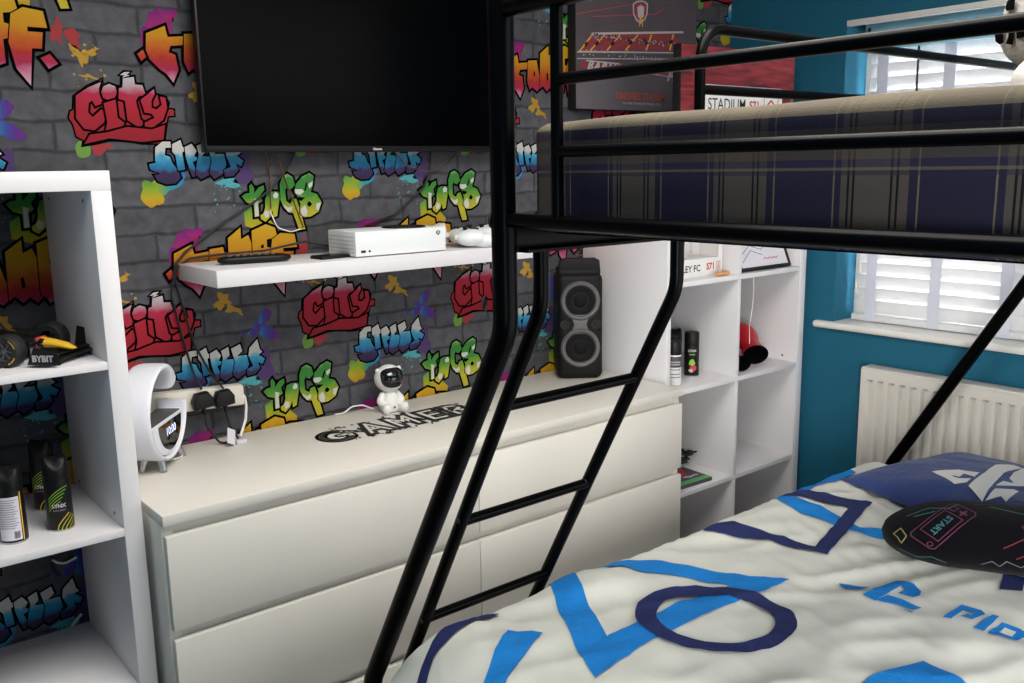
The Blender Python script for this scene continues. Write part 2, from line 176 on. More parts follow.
MT = dict(
 paper=wallpaper(), black=M('ink_black', '050506', .9, spec=.04),
 city=ramp('spray_red', [(0, 'a81f30'), (.55, 'c9273c'), (.70, 'd0325a'), (.84, 'd8c4cd'), (1, 'efeaea')], nstr=.12),
 cityb=ramp('spray_red_flat', [(0, 'a5202c'), (.6, 'c62a38'), (.8, 'cf5070'), (1, 'e8dadd')], nstr=.1),
 street=ramp('spray_blue', [(0, '3a2a52'), (.26, '4a3a66'), (.33, '2f7fb8'), (.5, '3fa8d8'), (.60, '58bfe6'), (.70, 'e8e6e2'), (1, 'f2f0ec')], nstr=.22, nscale=60),
 kings=ramp('spray_green', [(0, 'e3d03a'), (.3, 'd9d23c'), (.5, '8fbb3a'), (.62, '4da044'), (.9, '43963f'), (1, '8fc77a')], nstr=.3),
 white=M('spray_white', 'bdbbb8', .75, spec=.2),
 graff=ramp('spray_orange', [(0, 'e9c4d0'), (.16, 'e08aa8'), (.26, 'c22c5e'), (.38, 'c8352e'), (.52, 'dd6a22'), (.68, 'e8a21c'), (1, 'eebf25')], nstr=.16),
 lime=ramp('splash_green_yellow', [(0, 'e9a823'), (.35, 'ddc52c'), (.7, '9fc43a'), (1, '5fae48')], nstr=.2),
 gblue=ramp('splash_green_blue', [(0, 'c9c93a'), (.3, '8fc04a'), (.55, '3fb2b8'), (.8, '2f9fd6'), (1, '3a7fc9')], nstr=.2, axis=0),
 purple=ramp('splash_purple', [(0, '3a8fd0'), (.35, '4a55b0'), (.65, '6a3aa0'), (1, '7d2f94')], nstr=.2, axis=0),
 magenta=ramp('splash_magenta', [(0, 'b02a6a'), (.5, 'b52884'), (1, '7d2a86')], nstr=.3),
 yellow=M('splash_yellow', 'a88124', .8, var=.25), red=M('splash_red', '93262c', .8, var=.2), green=M('splash_green', '5f8834', .8, var=.2), teal=M('splash_teal', '44939c', .8, var=.2), violet=M('splash_violet', '432c5e', .8, var=.2),
 blue=M('teal_blue_emulsion', '1b617b', .75, var=.04, scale=3, bump=.06, bscale=260, spec=.3),
 white_paint=M('white_gloss_paint', 'e9e7e2', .35, var=.02), ceil=M('ceiling_white', 'e8e6e1', .9, var=.02),
 carpet=M('grey_carpet', '6d6862', .95, var=.2, scale=120, bump=.5, bscale=400),
 lam=M('white_laminate', 'dcdadd', .38, var=.02, scale=3), lamd=M('white_drawer_foil', 'dcd8d0', .42, var=.02, scale=3), shadow=M('dark_gap', '3a3733', .8),
 steel=M('black_powder_coat', '020203', .30, var=.2, scale=60, bump=.02, bscale=500, spec=.07),
 tv=M('black_glass', '020203', .2, spec=.035), tvb=M('black_plastic', '0a0a0b', .45, spec=.3), grey=M('grey_plastic', '4a4a4c', .5), silver=M('brushed_metal', 'b9b9bb', .28, metal=1, stretch=(1, 1, 40)),
 lampw=M('lamp_white', 'dfe1ea', .4, var=.02), wplas=M('white_plastic', 'e6e4e2', .4, var=.02), wplas2=M('off_white_plastic', 'd9d4c9', .45, var=.03), cplas=M('console_white', 'e3e6e8', .5, var=.02), cable=M('black_cable', '0d0d0f', .5), copper=M('copper_strip', 'b07a58', .3, metal=.7, var=.2, scale=60), wcable=M('white_cable', 'e4e0da', .5),
 rubber=M('black_rubber', '121214', .7, bump=.1), dgrey=M('charcoal_shell', '100f11', .55, var=.15, spec=.2), ring=M('grey_ring', '565354', .4), cone=M('woofer_cone', '08080a', .7, spec=.2), led=M('red_glow', 'b04030', .5, emit='d0503a', es=.6),
 visor=M('black_visor', '050507', .06, coat=.6), label=M('paper_label', 'd6d3dc', .6), txt=M('print_grey', '77757c', .7), txtk=M('print_black', '1c1b1e', .7), cred=M('print_red', 'b83a3c', .7), lgreen=M('print_lime', '86b83a', .5, var=.15), gold=M('print_yellow', 'e0b024', .5, var=.1),
 canvas=M('canvas_dark', '4f464c', .8, var=.25, scale=12), seat=M('stand_red', '85323b', .8, var=.2, scale=60), pitch=M('canvas_pitch', '625c63', .8, var=.15, scale=10), pale=M('canvas_pale', 'b5adb0', .8), lred=M('letters_red', 'b9544e', .7), black_edge=M('canvas_edge_black', '0d0b0d', .7),
 redp=redpaint(), plaid=plaid(),
 duvet=M('off_white_cotton', 'd6d7cf', .9, var=.03, scale=14, bump=.22, bscale=16, spec=.1, sheen=.05, stretch=(1.3, .55, 1)), dblue=M('printed_blue', '1f7fcf', .85, var=.08, scale=30, bump=.3, bscale=60, spec=.15), dnavy=M('printed_navy', '2a3260', .85, var=.1, scale=30, bump=.3, bscale=60, spec=.15),
 pnavy=M('navy_cotton', '30437a', .85, var=.12, scale=14, bump=.35, bscale=40, spec=.15, sheen=.2), pwhite=M('printed_white', 'e6e6e4', .85, var=.03),
 plush=M('black_plush', '0d0c11', .95, var=.25, scale=90, bump=.3, bscale=300, sheen=.06, spec=.05), npink=M('line_pink', '5e2a48', .9, var=.2, scale=90), nred=M('line_red', '66202c', .9), nteal=M('line_teal', '376a72', .9, var=.2, scale=90), nyel=M('line_yellow', '858050', .9), nwht=M('line_pale', '6a636c', .9),
 fur=M('grey_white_fleece', '8a8682', .95, var=.15, scale=40, bump=.4, bscale=150, sheen=.2), furk=M('black_fleece', '050505', .95, bump=.3, spec=.03),
 rad=M('radiator_enamel', 'd8d4cc', .35, var=.02), rglove=M('red_vinyl', 'b81a2a', .38, var=.1, scale=12, bump=.15, bscale=25), lining=M('black_lining', '060506', .95, spec=.05),
 wood=M('pale_wood', 'c08a5c', .6, var=.15, stretch=(20, 4, 4)), pvc=M('upvc_white', 'eeeeec', .3, var=.02),
)
def slatmat(tl=.11):
    m, nt, b = base('white_slat_translucent')
    tc = nd(nt, 'ShaderNodeTexCoord'); nz = nd(nt, 'ShaderNodeTexNoise'); nz.inputs['Scale'].default_value = 30
    nt.links.new(tc.outputs['Object'], nz.inputs['Vector'])
    r = nd(nt, 'ShaderNodeValToRGB'); r.color_ramp.elements[0].color = lin('e4e4e4'); r.color_ramp.elements[1].color = lin('f2f2f2')
    nt.links.new(nz.outputs[0], r.inputs[0]); nt.links.new(r.outputs[0], b.inputs['Base Color']); b.inputs['Roughness'].default_value = .5
    t = nd(nt, 'ShaderNodeBsdfTranslucent'); t.inputs[0].default_value = lin('f4f6fa')
    x = nd(nt, 'ShaderNodeMixShader'); x.inputs[0].default_value = tl
    nt.links.new(b.outputs[0], x.inputs[1]); nt.links.new(t.outputs[0], x.inputs[2]); nt.links.new(x.outputs[0], nt.nodes['Material Output'].inputs[0])
    return m
MT['slat'] = slatmat()
MT['tape'] = slatmat(.20)
MT['tape'].name = 'white_cloth_tape'; MT['tape'].node_tree.nodes['Color Ramp'].color_ramp.elements[0].color = lin('d8dcea'); MT['tape'].node_tree.nodes['Color Ramp'].color_ramp.elements[1].color = lin('e6e9f4')
def glassmat():
    m, nt, b = base('window_glass')
    b.inputs['Base Color'].default_value = (1, 1, 1, 1); b.inputs['Roughness'].default_value = 0; b.inputs['Transmission Weight'].default_value = 1; b.inputs['IOR'].default_value = 1.05
    tc = nd(nt, 'ShaderNodeTexCoord'); nz = nd(nt, 'ShaderNodeTexNoise'); nz.inputs['Scale'].default_value = 2
    bp = nd(nt, 'ShaderNodeBump'); bp.inputs['Strength'].default_value = .01
    nt.links.new(tc.outputs['Object'], nz.inputs['Vector']); nt.links.new(nz.outputs[0], bp.inputs['Height']); nt.links.new(bp.outputs[0], b.inputs['Normal'])
    return m
MT['glass'] = glassmat()
# ------------------------------------------------------------------ mesh helpers
WM = {}
def newbm():
    b = bmesh.new(); b.loops.layers.uv.new('UVMap'); return b
def obj(name, bm, mats, parent=None, world=True, smooth=40, label=None):
    """one mesh object; with a parent and world=True the geometry is given in world space"""
    if isinstance(mats, str): mats = [mats]
    if parent is not None and world:
        bm.transform(WM[parent.name].inverted())
    me = bpy.data.meshes.new(name)
    bm.to_mesh(me); bm.free()
    if smooth:
        for p in me.polygons: p.use_smooth = True
        me.set_sharp_from_angle(angle=math.radians(smooth))
    for k in mats: me.materials.append(MT[k])
    o = bpy.data.objects.new(name, me); COL.objects.link(o)
    if parent is not None:
        o.parent = parent; WM[o.name] = WM[parent.name]
    else:
        WM[o.name] = Matrix()
    if label: o['label'] = label
    return o
def tag(o, label, cat, group=None, kind=None):
    if label: o['label'] = label
    if cat: o['category'] = cat
    if group: o['group'] = group
    if kind: o['kind'] = kind
    return o
def thing(name, label, cat, loc=(0, 0, 0), rotz=0, group=None):
    o = bpy.data.objects.new(name, None); COL.objects.link(o); o.empty_display_size = .05
    o.location = loc; o.rotation_euler = (0, 0, rotz)
    WM[o.name] = Matrix.Translation(loc) @ Matrix.Rotation(rotz, 4, 'Z')
    return tag(o, label, cat, group)
def single(name, bm, mats, label, cat, loc=None, group=None, smooth=40):
    """a thing that is one mesh, its origin moved to loc"""
    if loc is not None: bm.transform(Matrix.Translation(-Vector(loc)))
    o = obj(name, bm, mats, None, False, smooth)
    if loc is not None:
        o.location = loc; WM[o.name] = Matrix.Translation(loc)
    return tag(o, label, cat, group)
def struct(name, bm, mats, smooth=40):
    o = obj(name, bm, mats, None, False, smooth); o['kind'] = 'structure'; return o
def dup(root, loc, rotz, label, group=None):
    r = root.copy(); COL.objects.link(r); r.location = loc; r.rotation_euler = (0, 0, rotz); r['label'] = label
    if group: r['group'] = group
    for ch in list(root.children):
        c = ch.copy(); COL.objects.link(c); c.parent = r
        for g in ch.children:
            d = g.copy(); COL.objects.link(d); d.parent = c
    return r
def box(bm, x0, x1, y0, y1, z0, z1, bev=.0, mi=0, seg=2, mat=None):
    t = bmesh.new()
    bmesh.ops.create_cube(t, size=1)
    bmesh.ops.scale(t, vec=(abs(x1-x0), abs(y1-y0), abs(z1-z0)), verts=t.verts)
    bmesh.ops.translate(t, vec=((x0+x1)/2, (y0+y1)/2, (z0+z1)/2), verts=t.verts)
    if bev: bmesh.ops.bevel(t, geom=t.edges[:], offset=bev, segments=seg, profile=.5, affect='EDGES')
    add(bm, t, mi, mat); return bm
def add(bm, t, mi=0, mat=None):
    """append temp bmesh t to bm"""
    vs = {}
    for v in t.verts:
        vs[v] = bm.verts.new(mat @ v.co if mat is not None else v.co)
    uvs = t.loops.layers.uv.active; uvd = bm.loops.layers.uv.active
    for f in t.faces:
        try: g = bm.faces.new([vs[v] for v in f.verts])
        except ValueError: continue
        g.material_index = mi if mi is not None else f.material_index
        if uvs and uvd:
            for a, b_ in zip(f.loops, g.loops): b_[uvd].uv = a[uvs].uv
    t.free()
def fillet(pts, r, n=8):
    pts = [Vector(p) for p in pts]; out = [pts[0]]
    for a, b, c in zip(pts, pts[1:], pts[2:]):
        d1 = (a-b).normalized(); d2 = (c-b).normalized(); ang = d1.angle(d2)
        if ang > PI-.02: out.append(b); continue
        t = min(r/math.tan(ang/2), (a-b).length*.48, (c-b).length*.48)
        p, q = b+d1*t, b+d2*t
        for i in range(n+1):
            s = i/n; out.append(p*(1-s)**2+b*2*s*(1-s)+q*s*s)
    out.append(pts[-1]); return out
def tube(bm, pts, r, seg=12, mi=0, cap=True, rx=None, closed=False):
    pts = [Vector(p) for p in pts]; n = len(pts); rings = []; prev = None
    for i, p in enumerate(pts):
        if closed: d = (pts[(i+1) % n]-pts[i-1]).normalized()
        else: d = (pts[min(i+1, n-1)]-pts[max(i-1, 0)]).normalized()
        if prev is None:
            u = Vector((0, 0, 1)).cross(d)
            if u.length < .1: u = Vector((1, 0, 0)).cross(d)
            u.normalize()
        else:
            u = prev-d*prev.dot(d); u.normalize()
        prev = u; w = d.cross(u)
        if isinstance(r, (list, tuple)):
            s_ = i/max(1, n-1)*(len(r)-1); k_ = min(len(r)-2, int(s_)); rr = r[k_]+(r[k_+1]-r[k_])*(s_-k_)
        else: rr = r
        rb = rx if rx else rr
        rings.append([bm.verts.new(p+u*rr*math.cos(2*PI*k/seg)+w*rb*math.sin(2*PI*k/seg)) for k in range(seg)])
    m = n if closed else n-1
    for i in range(m):
        a, b = rings[i], rings[(i+1) % n]
        for k in range(seg):
            f = bm.faces.new((a[k], a[(k+1) % seg], b[(k+1) % seg], b[k])); f.material_index = mi
    if cap and not closed:
        f = bm.faces.new(rings[0][::-1]); f.material_index = mi
        f = bm.faces.new(rings[-1]); f.material_index = mi
    return bm
def lathe(bm, prof, c=(0, 0, 0), seg=24, mi=0, mat=None):
    """prof: (radius, height) list turned round the z axis at c"""
    rings = []
    X = mat if mat is not None else Matrix()
    for r, h in prof:
        if r < 1e-6: rings.append([bm.verts.new(X @ Vector((c[0], c[1], c[2]+h)))])
        else: rings.append([bm.verts.new(X @ Vector((c[0]+r*math.cos(2*PI*k/seg), c[1]+r*math.sin(2*PI*k/seg), c[2]+h))) for k in range(seg)])
    for a, b in zip(rings, rings[1:]):
        for k in range(seg):
            j = (k+1) % seg
            q = [a[0]] if len(a) == 1 else [a[k], a[j]]
            q += [b[0]] if len(b) == 1 else [b[j], b[k]]
            if len(q) > 2:
                f = bm.faces.new(q); f.material_index = mi
    return bm
def prism(bm, poly, fn, d, mi=0, bev=0):
    """extrude a 2-D outline: fn(u, v, w) -> point, w from 0 to d"""
    t = bmesh.new()
    a = [t.verts.new((p[0], p[1], 0)) for p in poly]; b = [t.verts.new((p[0], p[1], d)) for p in poly]
    n = len(poly)
    t.faces.new(a[::-1]); t.faces.new(b)
    for i in range(n): t.faces.new((a[i], a[(i+1) % n], b[(i+1) % n], b[i]))
    bmesh.ops.recalc_face_normals(t, faces=t.faces)
    if bev:
        ed = [e for e in t.edges if abs(e.verts[0].co.z-e.verts[1].co.z) < 1e-7]
        bmesh.ops.bevel(t, geom=ed, offset=bev, segments=2, profile=.5, affect='EDGES')
    bmesh.ops.triangulate(t, faces=[f for f in t.faces if len(f.verts) > 4])
    for v in t.verts: v.co = Vector(fn(*v.co))
    add(bm, t, mi); return bm
# ------------------------------------------------------------------ printed shapes on a surface F(u, v, lift) -> point
def flat(polys):
    t = bmesh.new(); t.loops.layers.uv.new('UVMap')
    for p in polys:
        try: t.faces.new([t.verts.new((x, y, 0)) for x, y in p])
        except ValueError: pass
    bmesh.ops.triangulate(t, faces=t.faces[:]); return t
def strokes(lines, w, closed=False, n=10):
    t = bmesh.new(); t.loops.layers.uv.new('UVMap')
    for l in lines:
        l = [Vector((x, y, 0)) for x, y in l]
        prs = list(zip(l, l[1:])) + ([(l[-1], l[0])] if closed else [])
        for a, b in prs:
            d = b-a
            if d.length < 1e-6: continue
            q = Vector((-d.y, d.x, 0)).normalized()*w/2
            t.faces.new([t.verts.new(x) for x in (a-q, b-q, b+q, a+q)])
        for a in l:
            t.faces.new([t.verts.new(a+Vector((math.cos(2*PI*k/n), math.sin(2*PI*k/n), 0))*w/2) for k in range(n)])
    return t
def text(s, size, bold=0, shear=0, align='CENTER', space=1.0, wide=1.0):
    c = bpy.data.curves.new('lettering', 'FONT'); c.body = s; c.size = size; c.offset = bold; c.shear = shear
    c.align_x = align; c.align_y = 'CENTER'; c.space_character = space; c.resolution_u = 3
    o = bpy.data.objects.new('lettering', c); me = bpy.data.meshes.new_from_object(o)
    t = bmesh.new(); t.loops.layers.uv.new('UVMap'); t.from_mesh(me)
    for v in t.verts: v.co.x *= wide
    bpy.data.objects.remove(o); bpy.data.curves.remove(c); bpy.data.meshes.remove(me)
    return t
def xf(t, off=(0, 0), rot=0, sc=1):
    c, s = math.cos(rot), math.sin(rot)
    for v in t.verts:
        x, y = v.co.x*sc, v.co.y*sc
        v.co = Vector((x*c-y*s+off[0], x*s+y*c+off[1], 0))
    return t
def clip(t, x0, x1, y0, y1):
    for co, no in (((x0, 0, 0), (-1, 0, 0)), ((x1, 0, 0), (1, 0, 0)), ((0, y0, 0), (0, -1, 0)), ((0, y1, 0), (0, 1, 0))):
        bmesh.ops.bisect_plane(t, geom=t.verts[:]+t.edges[:]+t.faces[:], plane_co=co, plane_no=no, clear_outer=True)
    return t
def emit(bm, t, F, lift=.0005, mi=0, grid=None, bb=None):
    if not t.verts: t.free(); return
    xs = [v.co.x for v in t.verts]; ys = [v.co.y for v in t.verts]
    x0, x1, y0, y1 = bb or (min(xs), max(xs), min(ys), max(ys))
    if grid:
        for lo, hi, ax in ((min(xs), max(xs), 0), (min(ys), max(ys), 1)):
            k = math.ceil(lo/grid+1e-6)
            while k*grid < hi:
                co = [0, 0, 0]; co[ax] = k*grid; no = [0, 0, 0]; no[ax] = 1
                bmesh.ops.bisect_plane(t, geom=t.verts[:]+t.edges[:]+t.faces[:], plane_co=co, plane_no=no); k += 1
    uv = t.loops.layers.uv.active
    for f in t.faces:
        if f.normal.z < 0: f.normal_flip()
        for l in f.loops:
            l[uv].uv = ((l.vert.co.x-x0)/max(1e-6, x1-x0), (l.vert.co.y-y0)/max(1e-6, y1-y0))
    for v in t.verts: v.co = Vector(F(v.co.x, v.co.y, lift))
    add(bm, t, mi)
def grow(poly, d):
    """outline pushed outwards by d"""
    n = len(poly); A = sum(poly[i][0]*poly[(i+1) % n][1]-poly[(i+1) % n][0]*poly[i][1] for i in range(n)); sg = 1 if A > 0 else -1
    out = []
    for i in range(n):
        a, b, c = Vector(poly[i-1]), Vector(poly[i]), Vector(poly[(i+1) % n])
        e1, e2 = (b-a), (c-b)
        if e1.length < 1e-7 or e2.length < 1e-7: out.append(tuple(b)); continue
        n1 = Vector((e1.y, -e1.x)).normalized()*sg; n2 = Vector((e2.y, -e2.x)).normalized()*sg
        m = n1+n2
        if m.length < .2: out.append(tuple(b+n1*d)); continue
        m = m.normalized(); out.append(tuple(b+m*min(d*1.7, d/max(.3, m.dot(n1)))))
    return out
def blob(cx, cy, rx, ry=None, n=22, irr=.15, seed=0, rot=0):
    r = random.Random(seed); ry = ry or rx; out = []
    ph = [r.uniform(0, 6.28) for _ in range(4)]
    for i in range(n):
        a = 2*PI*i/n
        k = 1+irr*(math.sin(2*a+ph[0])*.5+math.sin(3*a+ph[1])*.6+math.sin(5*a+ph[2])*.4+r.uniform(-.3, .3))
        x, y = rx*k*math.cos(a), ry*k*math.sin(a)
        out.append((cx+x*math.cos(rot)-y*math.sin(rot), cy+x*math.sin(rot)+y*math.cos(rot)))
    return out
# ------------------------------------------------------------------ room shell
XR, ZC, XL, YF = 2.41, 2.40, -.99, -2.7
def wallF(u, v, l): return (u, -l, v)
bm = newbm(); box(bm, XL, XR+.2, 0, .12, 0, ZC)
wm = ['paper', 'black', 'city', 'cityb', 'street', 'kings', 'white', 'graff', 'lime', 'gblue', 'purple', 'magenta', 'yellow', 'red', 'green', 'teal', 'violet']
I = {k: i for i, k in enumerate(wm)}
PXP, PZP = (.545, .512, .50), .52
GB = [[(0, 3), (.5, 8), (5, 10), (5.5, 7.5), (9.5, 8), (10, 6), (6, 5.5), (5.5, 4), (7, 3.5), (7.5, 0), (6, -3), (4.5, -1), (3, 0)],
      [(9, 2), (9.5, 8.5), (13, 8.8), (13.7, 5.5), (15, 1), (13, -.8), (11, .5), (10, -.4)],
      [(14.2, 0), (14.5, 11), (18, 13.5), (18, 10.5), (20, 11.5), (21.5, 7), (22, 1), (20, -.8), (18.5, .5), (17, -.6), (15.5, 1)],
      [(20.8, 1), (21, 12.5), (25, 14), (27.5, 13), (28, 10.5), (25, 10), (25, 8), (27, 7.5), (26, 5), (24.5, 4.5), (24.5, -.4), (22.5, -1.2), (22, 0)],
      [(25.5, 4), (26.5, 10), (29, 11.5), (33, 11), (33.5, 7.5), (29.5, 7.5), (29.5, 6.5), (32.5, 6.5), (32, 3), (30, 3), (29, -5), (26.5, -1.5)],
      [(31.5, 1), (33.5, 2), (35, 0), (33, -1.2)], [(-2, 3.2), (-.6, 4.2), (0, 2.6), (-1.2, 1.6)]]
GB = [[(.22+x/100, 1.705+y/100) for x, y in p] for p in GB]
GH = [[(17, 5), (17.6, 5.2), (17.8, 3), (17.1, 2.6)], [(11.5, 5), (12, 5.6), (12.2, 4), (11.6, 3.8)], [(23.2, 8.6), (24, 8.8), (24, 7.9), (23.3, 7.8)]]
GH = [[(.22+x/100, 1.705+y/100) for x, y in p] for p in GH]
def bbox(ps): return (min(p[0] for q in ps for p in q), max(p[0] for q in ps for p in q), min(p[1] for q in ps for p in q), max(p[1] for q in ps for p in q))
def motif(i, j):
    q = 0 if j >= 0 else 1 if j == -1 else 2
    ox, oz = i*PXP[q]+(-.012, .010, .0)[q], j*PZP
    def put(polys, mi, lift, bb=None):
        ps = [[(x+ox, z+oz) for x, z in p] for p in polys]
        b = None if bb is None else (bb[0]+ox, bb[1]+ox, bb[2]+oz, bb[3]+oz)
        for nq, p in enumerate(ps):
            t = clip(flat([p]), XL+.01, XR-.002, .01, ZC-.01)
            emit(bm, t, wallF, lift+nq*.00013, I[mi], None, b or bbox([p]))
    L = .0003
    r = random.Random(5)
    # splashes of paint
    put(WALL['kings_blob'], 'lime', L)
    put([blob(.255, 1.285+.52, .028, .04, seed=3, irr=.3), blob(.235, 1.255+.52, .022, .03, seed=4, irr=.2), blob(.28, 1.31+.52, .018, .02, seed=8, irr=.4)], 'magenta', L*1.2)
    put([blob(.245, 1.435, .045, .022, seed=9, irr=.3, rot=.5)], 'gblue', L)
    put([blob(.205, 1.41, .026, .03, seed=10, irr=.2)], 'lime', L*1.3)
    put([blob(.40, 1.435, .025, .014, seed=12, irr=.4)], 'teal', L)
    put([blob(.435, 1.475, .03, .05, seed=13, irr=.3)], 'violet', L*.5)
    for k in range(26):
        x, z = .36+r.random()*.11, 1.36+r.random()*.07; s = .0012+r.random()*.002
        put([blob(x, z, s, n=7, seed=k)], 'teal', L)
    put([blob(.43, 1.575, .024, .012, seed=20, rot=.6), blob(.452, 1.603, .022, .016, seed=21, rot=.8), blob(.46, 1.556, .03, .017, seed=22, rot=-.6), blob(.415, 1.562, .013, .011, seed=23), blob(.385, 1.562, .006, seed=24, n=10)], 'purple', L)
    put([blob(.06, 1.517, .017, .019, seed=30, irr=.08)], 'green', L); put([blob(.095, 1.518, .016, .014, seed=31), blob(.118, 1.525, .008, .006, seed=32)], 'red', L)
    put([blob(.062, 1.765, .014, .022, seed=40, irr=.3), blob(.575, 1.775, .012, .025, seed=43, irr=.4)], 'red', L)
    put([blob(.075, 1.725, .012, .025, seed=41, irr=.5, rot=.4), blob(.097, 1.735, .02, .006, seed=42, irr=.6, rot=.4), blob(.09, 1.68, .018, .004, seed=44, irr=.6, rot=-.1), blob(.34, 1.655, .02, .018, seed=46, irr=.5), blob(.362, 1.632, .014, .012, seed=47, irr=.5), blob(.385, 1.62, .009, .004, seed=48, irr=.6, rot=-1)], 'yellow', L)
    for k in range(16):
        put([blob(.05+r.random()*.08, 1.65+r.random()*.1, .001+r.random()*.003, n=7, seed=60+k)], 'yellow', L)
    # words: black outline under each filled letter
    for word, key, mi, o, lf in (('street', 'street', 'street', .0038, 2), ('kings', 'kings', 'kings', .005, 2), ('graff', None, 'graff', .0055, 8)):
        ps = GB if key is None else WALL[key]; bb = bbox(ps)
        put([grow(p, o+.001) for p in ps], 'black', L*lf)
        for k, p in enumerate(ps):
            put([grow(p, .0025)], 'black', L*(lf+.7+k*.8)); put([p], mi, L*(lf+1.1+k*.8), bb)
    put(WALL['kings_white'], 'white', L*7); put(WALL['kings_hole'], 'black', L*7.4)
    put(GH, 'black', L*15)
    c = WALL['city']; bb = bbox(c)
    put([grow(c[0], .004)], 'black', L*2); put([c[0]], 'cityb', L*3, bb)
    for k, p in enumerate(c[1:]):
        put([grow(p, .005)], 'black', L*(4+k*.8)); put([p], 'city', L*(4.4+k*.8), bb)
for i in range(-2, 5):
    for j in range(-3, 2): motif(i, j)
struct('wall_back', bm, wm, smooth=0)
# right wall with the window opening
WY0, WY1, WZ0, WZ1 = -1.70, -.487, .895, 1.93
bm = newbm()
box(bm, XR, XR+.2, WY1, 0, 0, ZC); box(bm, XR, XR+.2, YF, WY0, 0, ZC)
box(bm, XR, XR+.2, WY0, WY1, 0, WZ0-.03); box(bm, XR, XR+.2, WY0, WY1, WZ1, ZC)
struct('wall_right', bm, 'blue', 0)
bm = newbm(); box(bm, -1.0, -.80, YF, .12, 0, ZC); struct('wall_left', bm, 'blue', 0)
bm = newbm(); box(bm, -.80, .35, YF, YF+.06, 0, ZC); struct('wall_front_blocker', bm, 'blue', 0)  # unseen stub wall, added to keep sky light off the left side
bm = newbm(); box(bm, XL, XR+.2, YF, .12, -.1, 0); struct('floor', bm, 'carpet', 0)
bm = newbm(); box(bm, XL, XR+.2, YF, .12, ZC, ZC+.1); struct('ceiling', bm, 'ceil', 0)
bm = newbm(); box(bm, XR-.016, XR, YF, 0, 0, .10, .004); struct('baseboard_right', bm, 'white_paint')
bm = newbm(); box(bm, XL, XR-.016, -.016, 0, 0, .10, .004); struct('baseboard_back', bm, 'white_paint')
bm = newbm(); box(bm, XR-.024, XR+.13, WY0-.06, WY1+.072, WZ0-.026, WZ0, .011, seg=4); struct('trim_1', bm, 'white_paint')
bm = newbm(); box(bm, XR-.004, XR+.02, WY0, WY1, WZ1-.017, WZ1+.002, .002); struct('trim_2', bm, 'white_paint')
# window in the reveal
bm = newbm(); fx0, fx1 = XR+.13, XR+.19
box(bm, fx0, fx1, WY0, WY0+.06, WZ0, WZ1, .006); box(bm, fx0, fx1, WY1-.06, WY1, WZ0, WZ1, .006)
box(bm, fx0, fx1, WY0+.06, WY1-.06, WZ0, WZ0+.06, .006); box(bm, fx0, fx1, WY0+.06, WY1-.06, WZ1-.06, WZ1, .006)
box(bm, fx0, fx1, (WY0+WY1)/2-.04, (WY0+WY1)/2+.04, WZ0+.06, WZ1-.06, .006)
win = struct('window_1', bm, 'pvc')
bm = newbm()
for a, b in ((WY0+.06, (WY0+WY1)/2-.04), ((WY0+WY1)/2+.04, WY1-.06)): box(bm, fx0+.025, fx0+.035, a, b, WZ0+.06, WZ1-.06)
obj('pane', bm, 'glass', win, smooth=0)
# venetian blind
bl = thing('venetian_blind', 'white wooden slatted blind hanging in the window recess', 'blind', (XR+.085, (WY0+WY1)/2, WZ1-.05))
bx = XR+.100; by0, by1 = WY0+.02, WY1-.026
bm = newbm(); box(bm, bx-.03, bx+.03, by0, by1, WZ1-.055, WZ1-.004, .004); obj('head_rail', bm, 'slat', bl)
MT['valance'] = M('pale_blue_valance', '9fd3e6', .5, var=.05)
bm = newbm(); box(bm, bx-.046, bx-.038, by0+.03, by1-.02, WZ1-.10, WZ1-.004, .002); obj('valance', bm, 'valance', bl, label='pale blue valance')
bm = newbm(); z = WZ0+.052; ang = math.radians(74)
while z < WZ1-.07:
    X = Matrix.Translation((bx, (by0+by1)/2, z)) @ Matrix.Rotation(ang, 4, 'Y')
    t = bmesh.new(); bmesh.ops.create_cube(t, size=1); bmesh.ops.scale(t, vec=(.05, by1-by0, .003), verts=t.verts); bmesh.ops.bevel(t, geom=t.edges[:], offset=.001, segments=1, affect='EDGES')
    add(bm, t, 0, X); z += .0455
obj('slats', bm, 'slat', bl)
bm = newbm(); box(bm, bx-.026, bx+.026, by0, by1, WZ0+.003, WZ0+.026, .004); obj('bottom_rail', bm, 'slat', bl)
for y in (-.585, -.815, -1.045, -1.275, -1.505):
    bm = newbm(); box(bm, bx-.0285, bx-.0275, y-.019, y+.019, WZ0+.003, WZ1-.06); box(bm, bx+.0275, bx+.0285, y-.019, y+.019, WZ0+.003, WZ1-.06)
    obj('ladder_tape', bm, 'tape', bl, smooth=0)
for y, zb in ((-.533, 1.02), (-.542, 1.10)):
    bm = newbm(); tube(bm, [(bx-.034, y, WZ1-.05), (bx-.034, y, zb)], .0012, 6); o = obj('pull_cord', bm, 'wcable', bl)
    bm = newbm(); lathe(bm, [(0, .02), (.003, .018), (.006, 0), (.0075, -.012), (.005, -.018), (0, -.018)], (bx-.034, y, zb-.01), 12); obj('tassel', bm, 'wplas2', o)
bm = newbm(); tube(bm, [(bx-.036, -.712, WZ1-.04), (bx-.036, -.712, 1.815), (bx-.036, -.7125, 1.60)], .0038, 8); lathe(bm, [(0, .014), (.0075, .012), (.005, -.012), (0, -.014)], (bx-.036, -.712, 1.805), 10)
obj('tilt_wand', bm, 'cable', bl, label='black tilt wand')
bm = newbm(); box(bm, bx-.05, bx-.046, -.545, -.535, 1.86, 1.905, .001); tube(bm, [(bx-.05, -.54, 1.865), (bx-.062, -.54, 1.862), (bx-.064, -.54, 1.85)], .002, 6); obj('cord_cleat', bm, 'cable', bl)
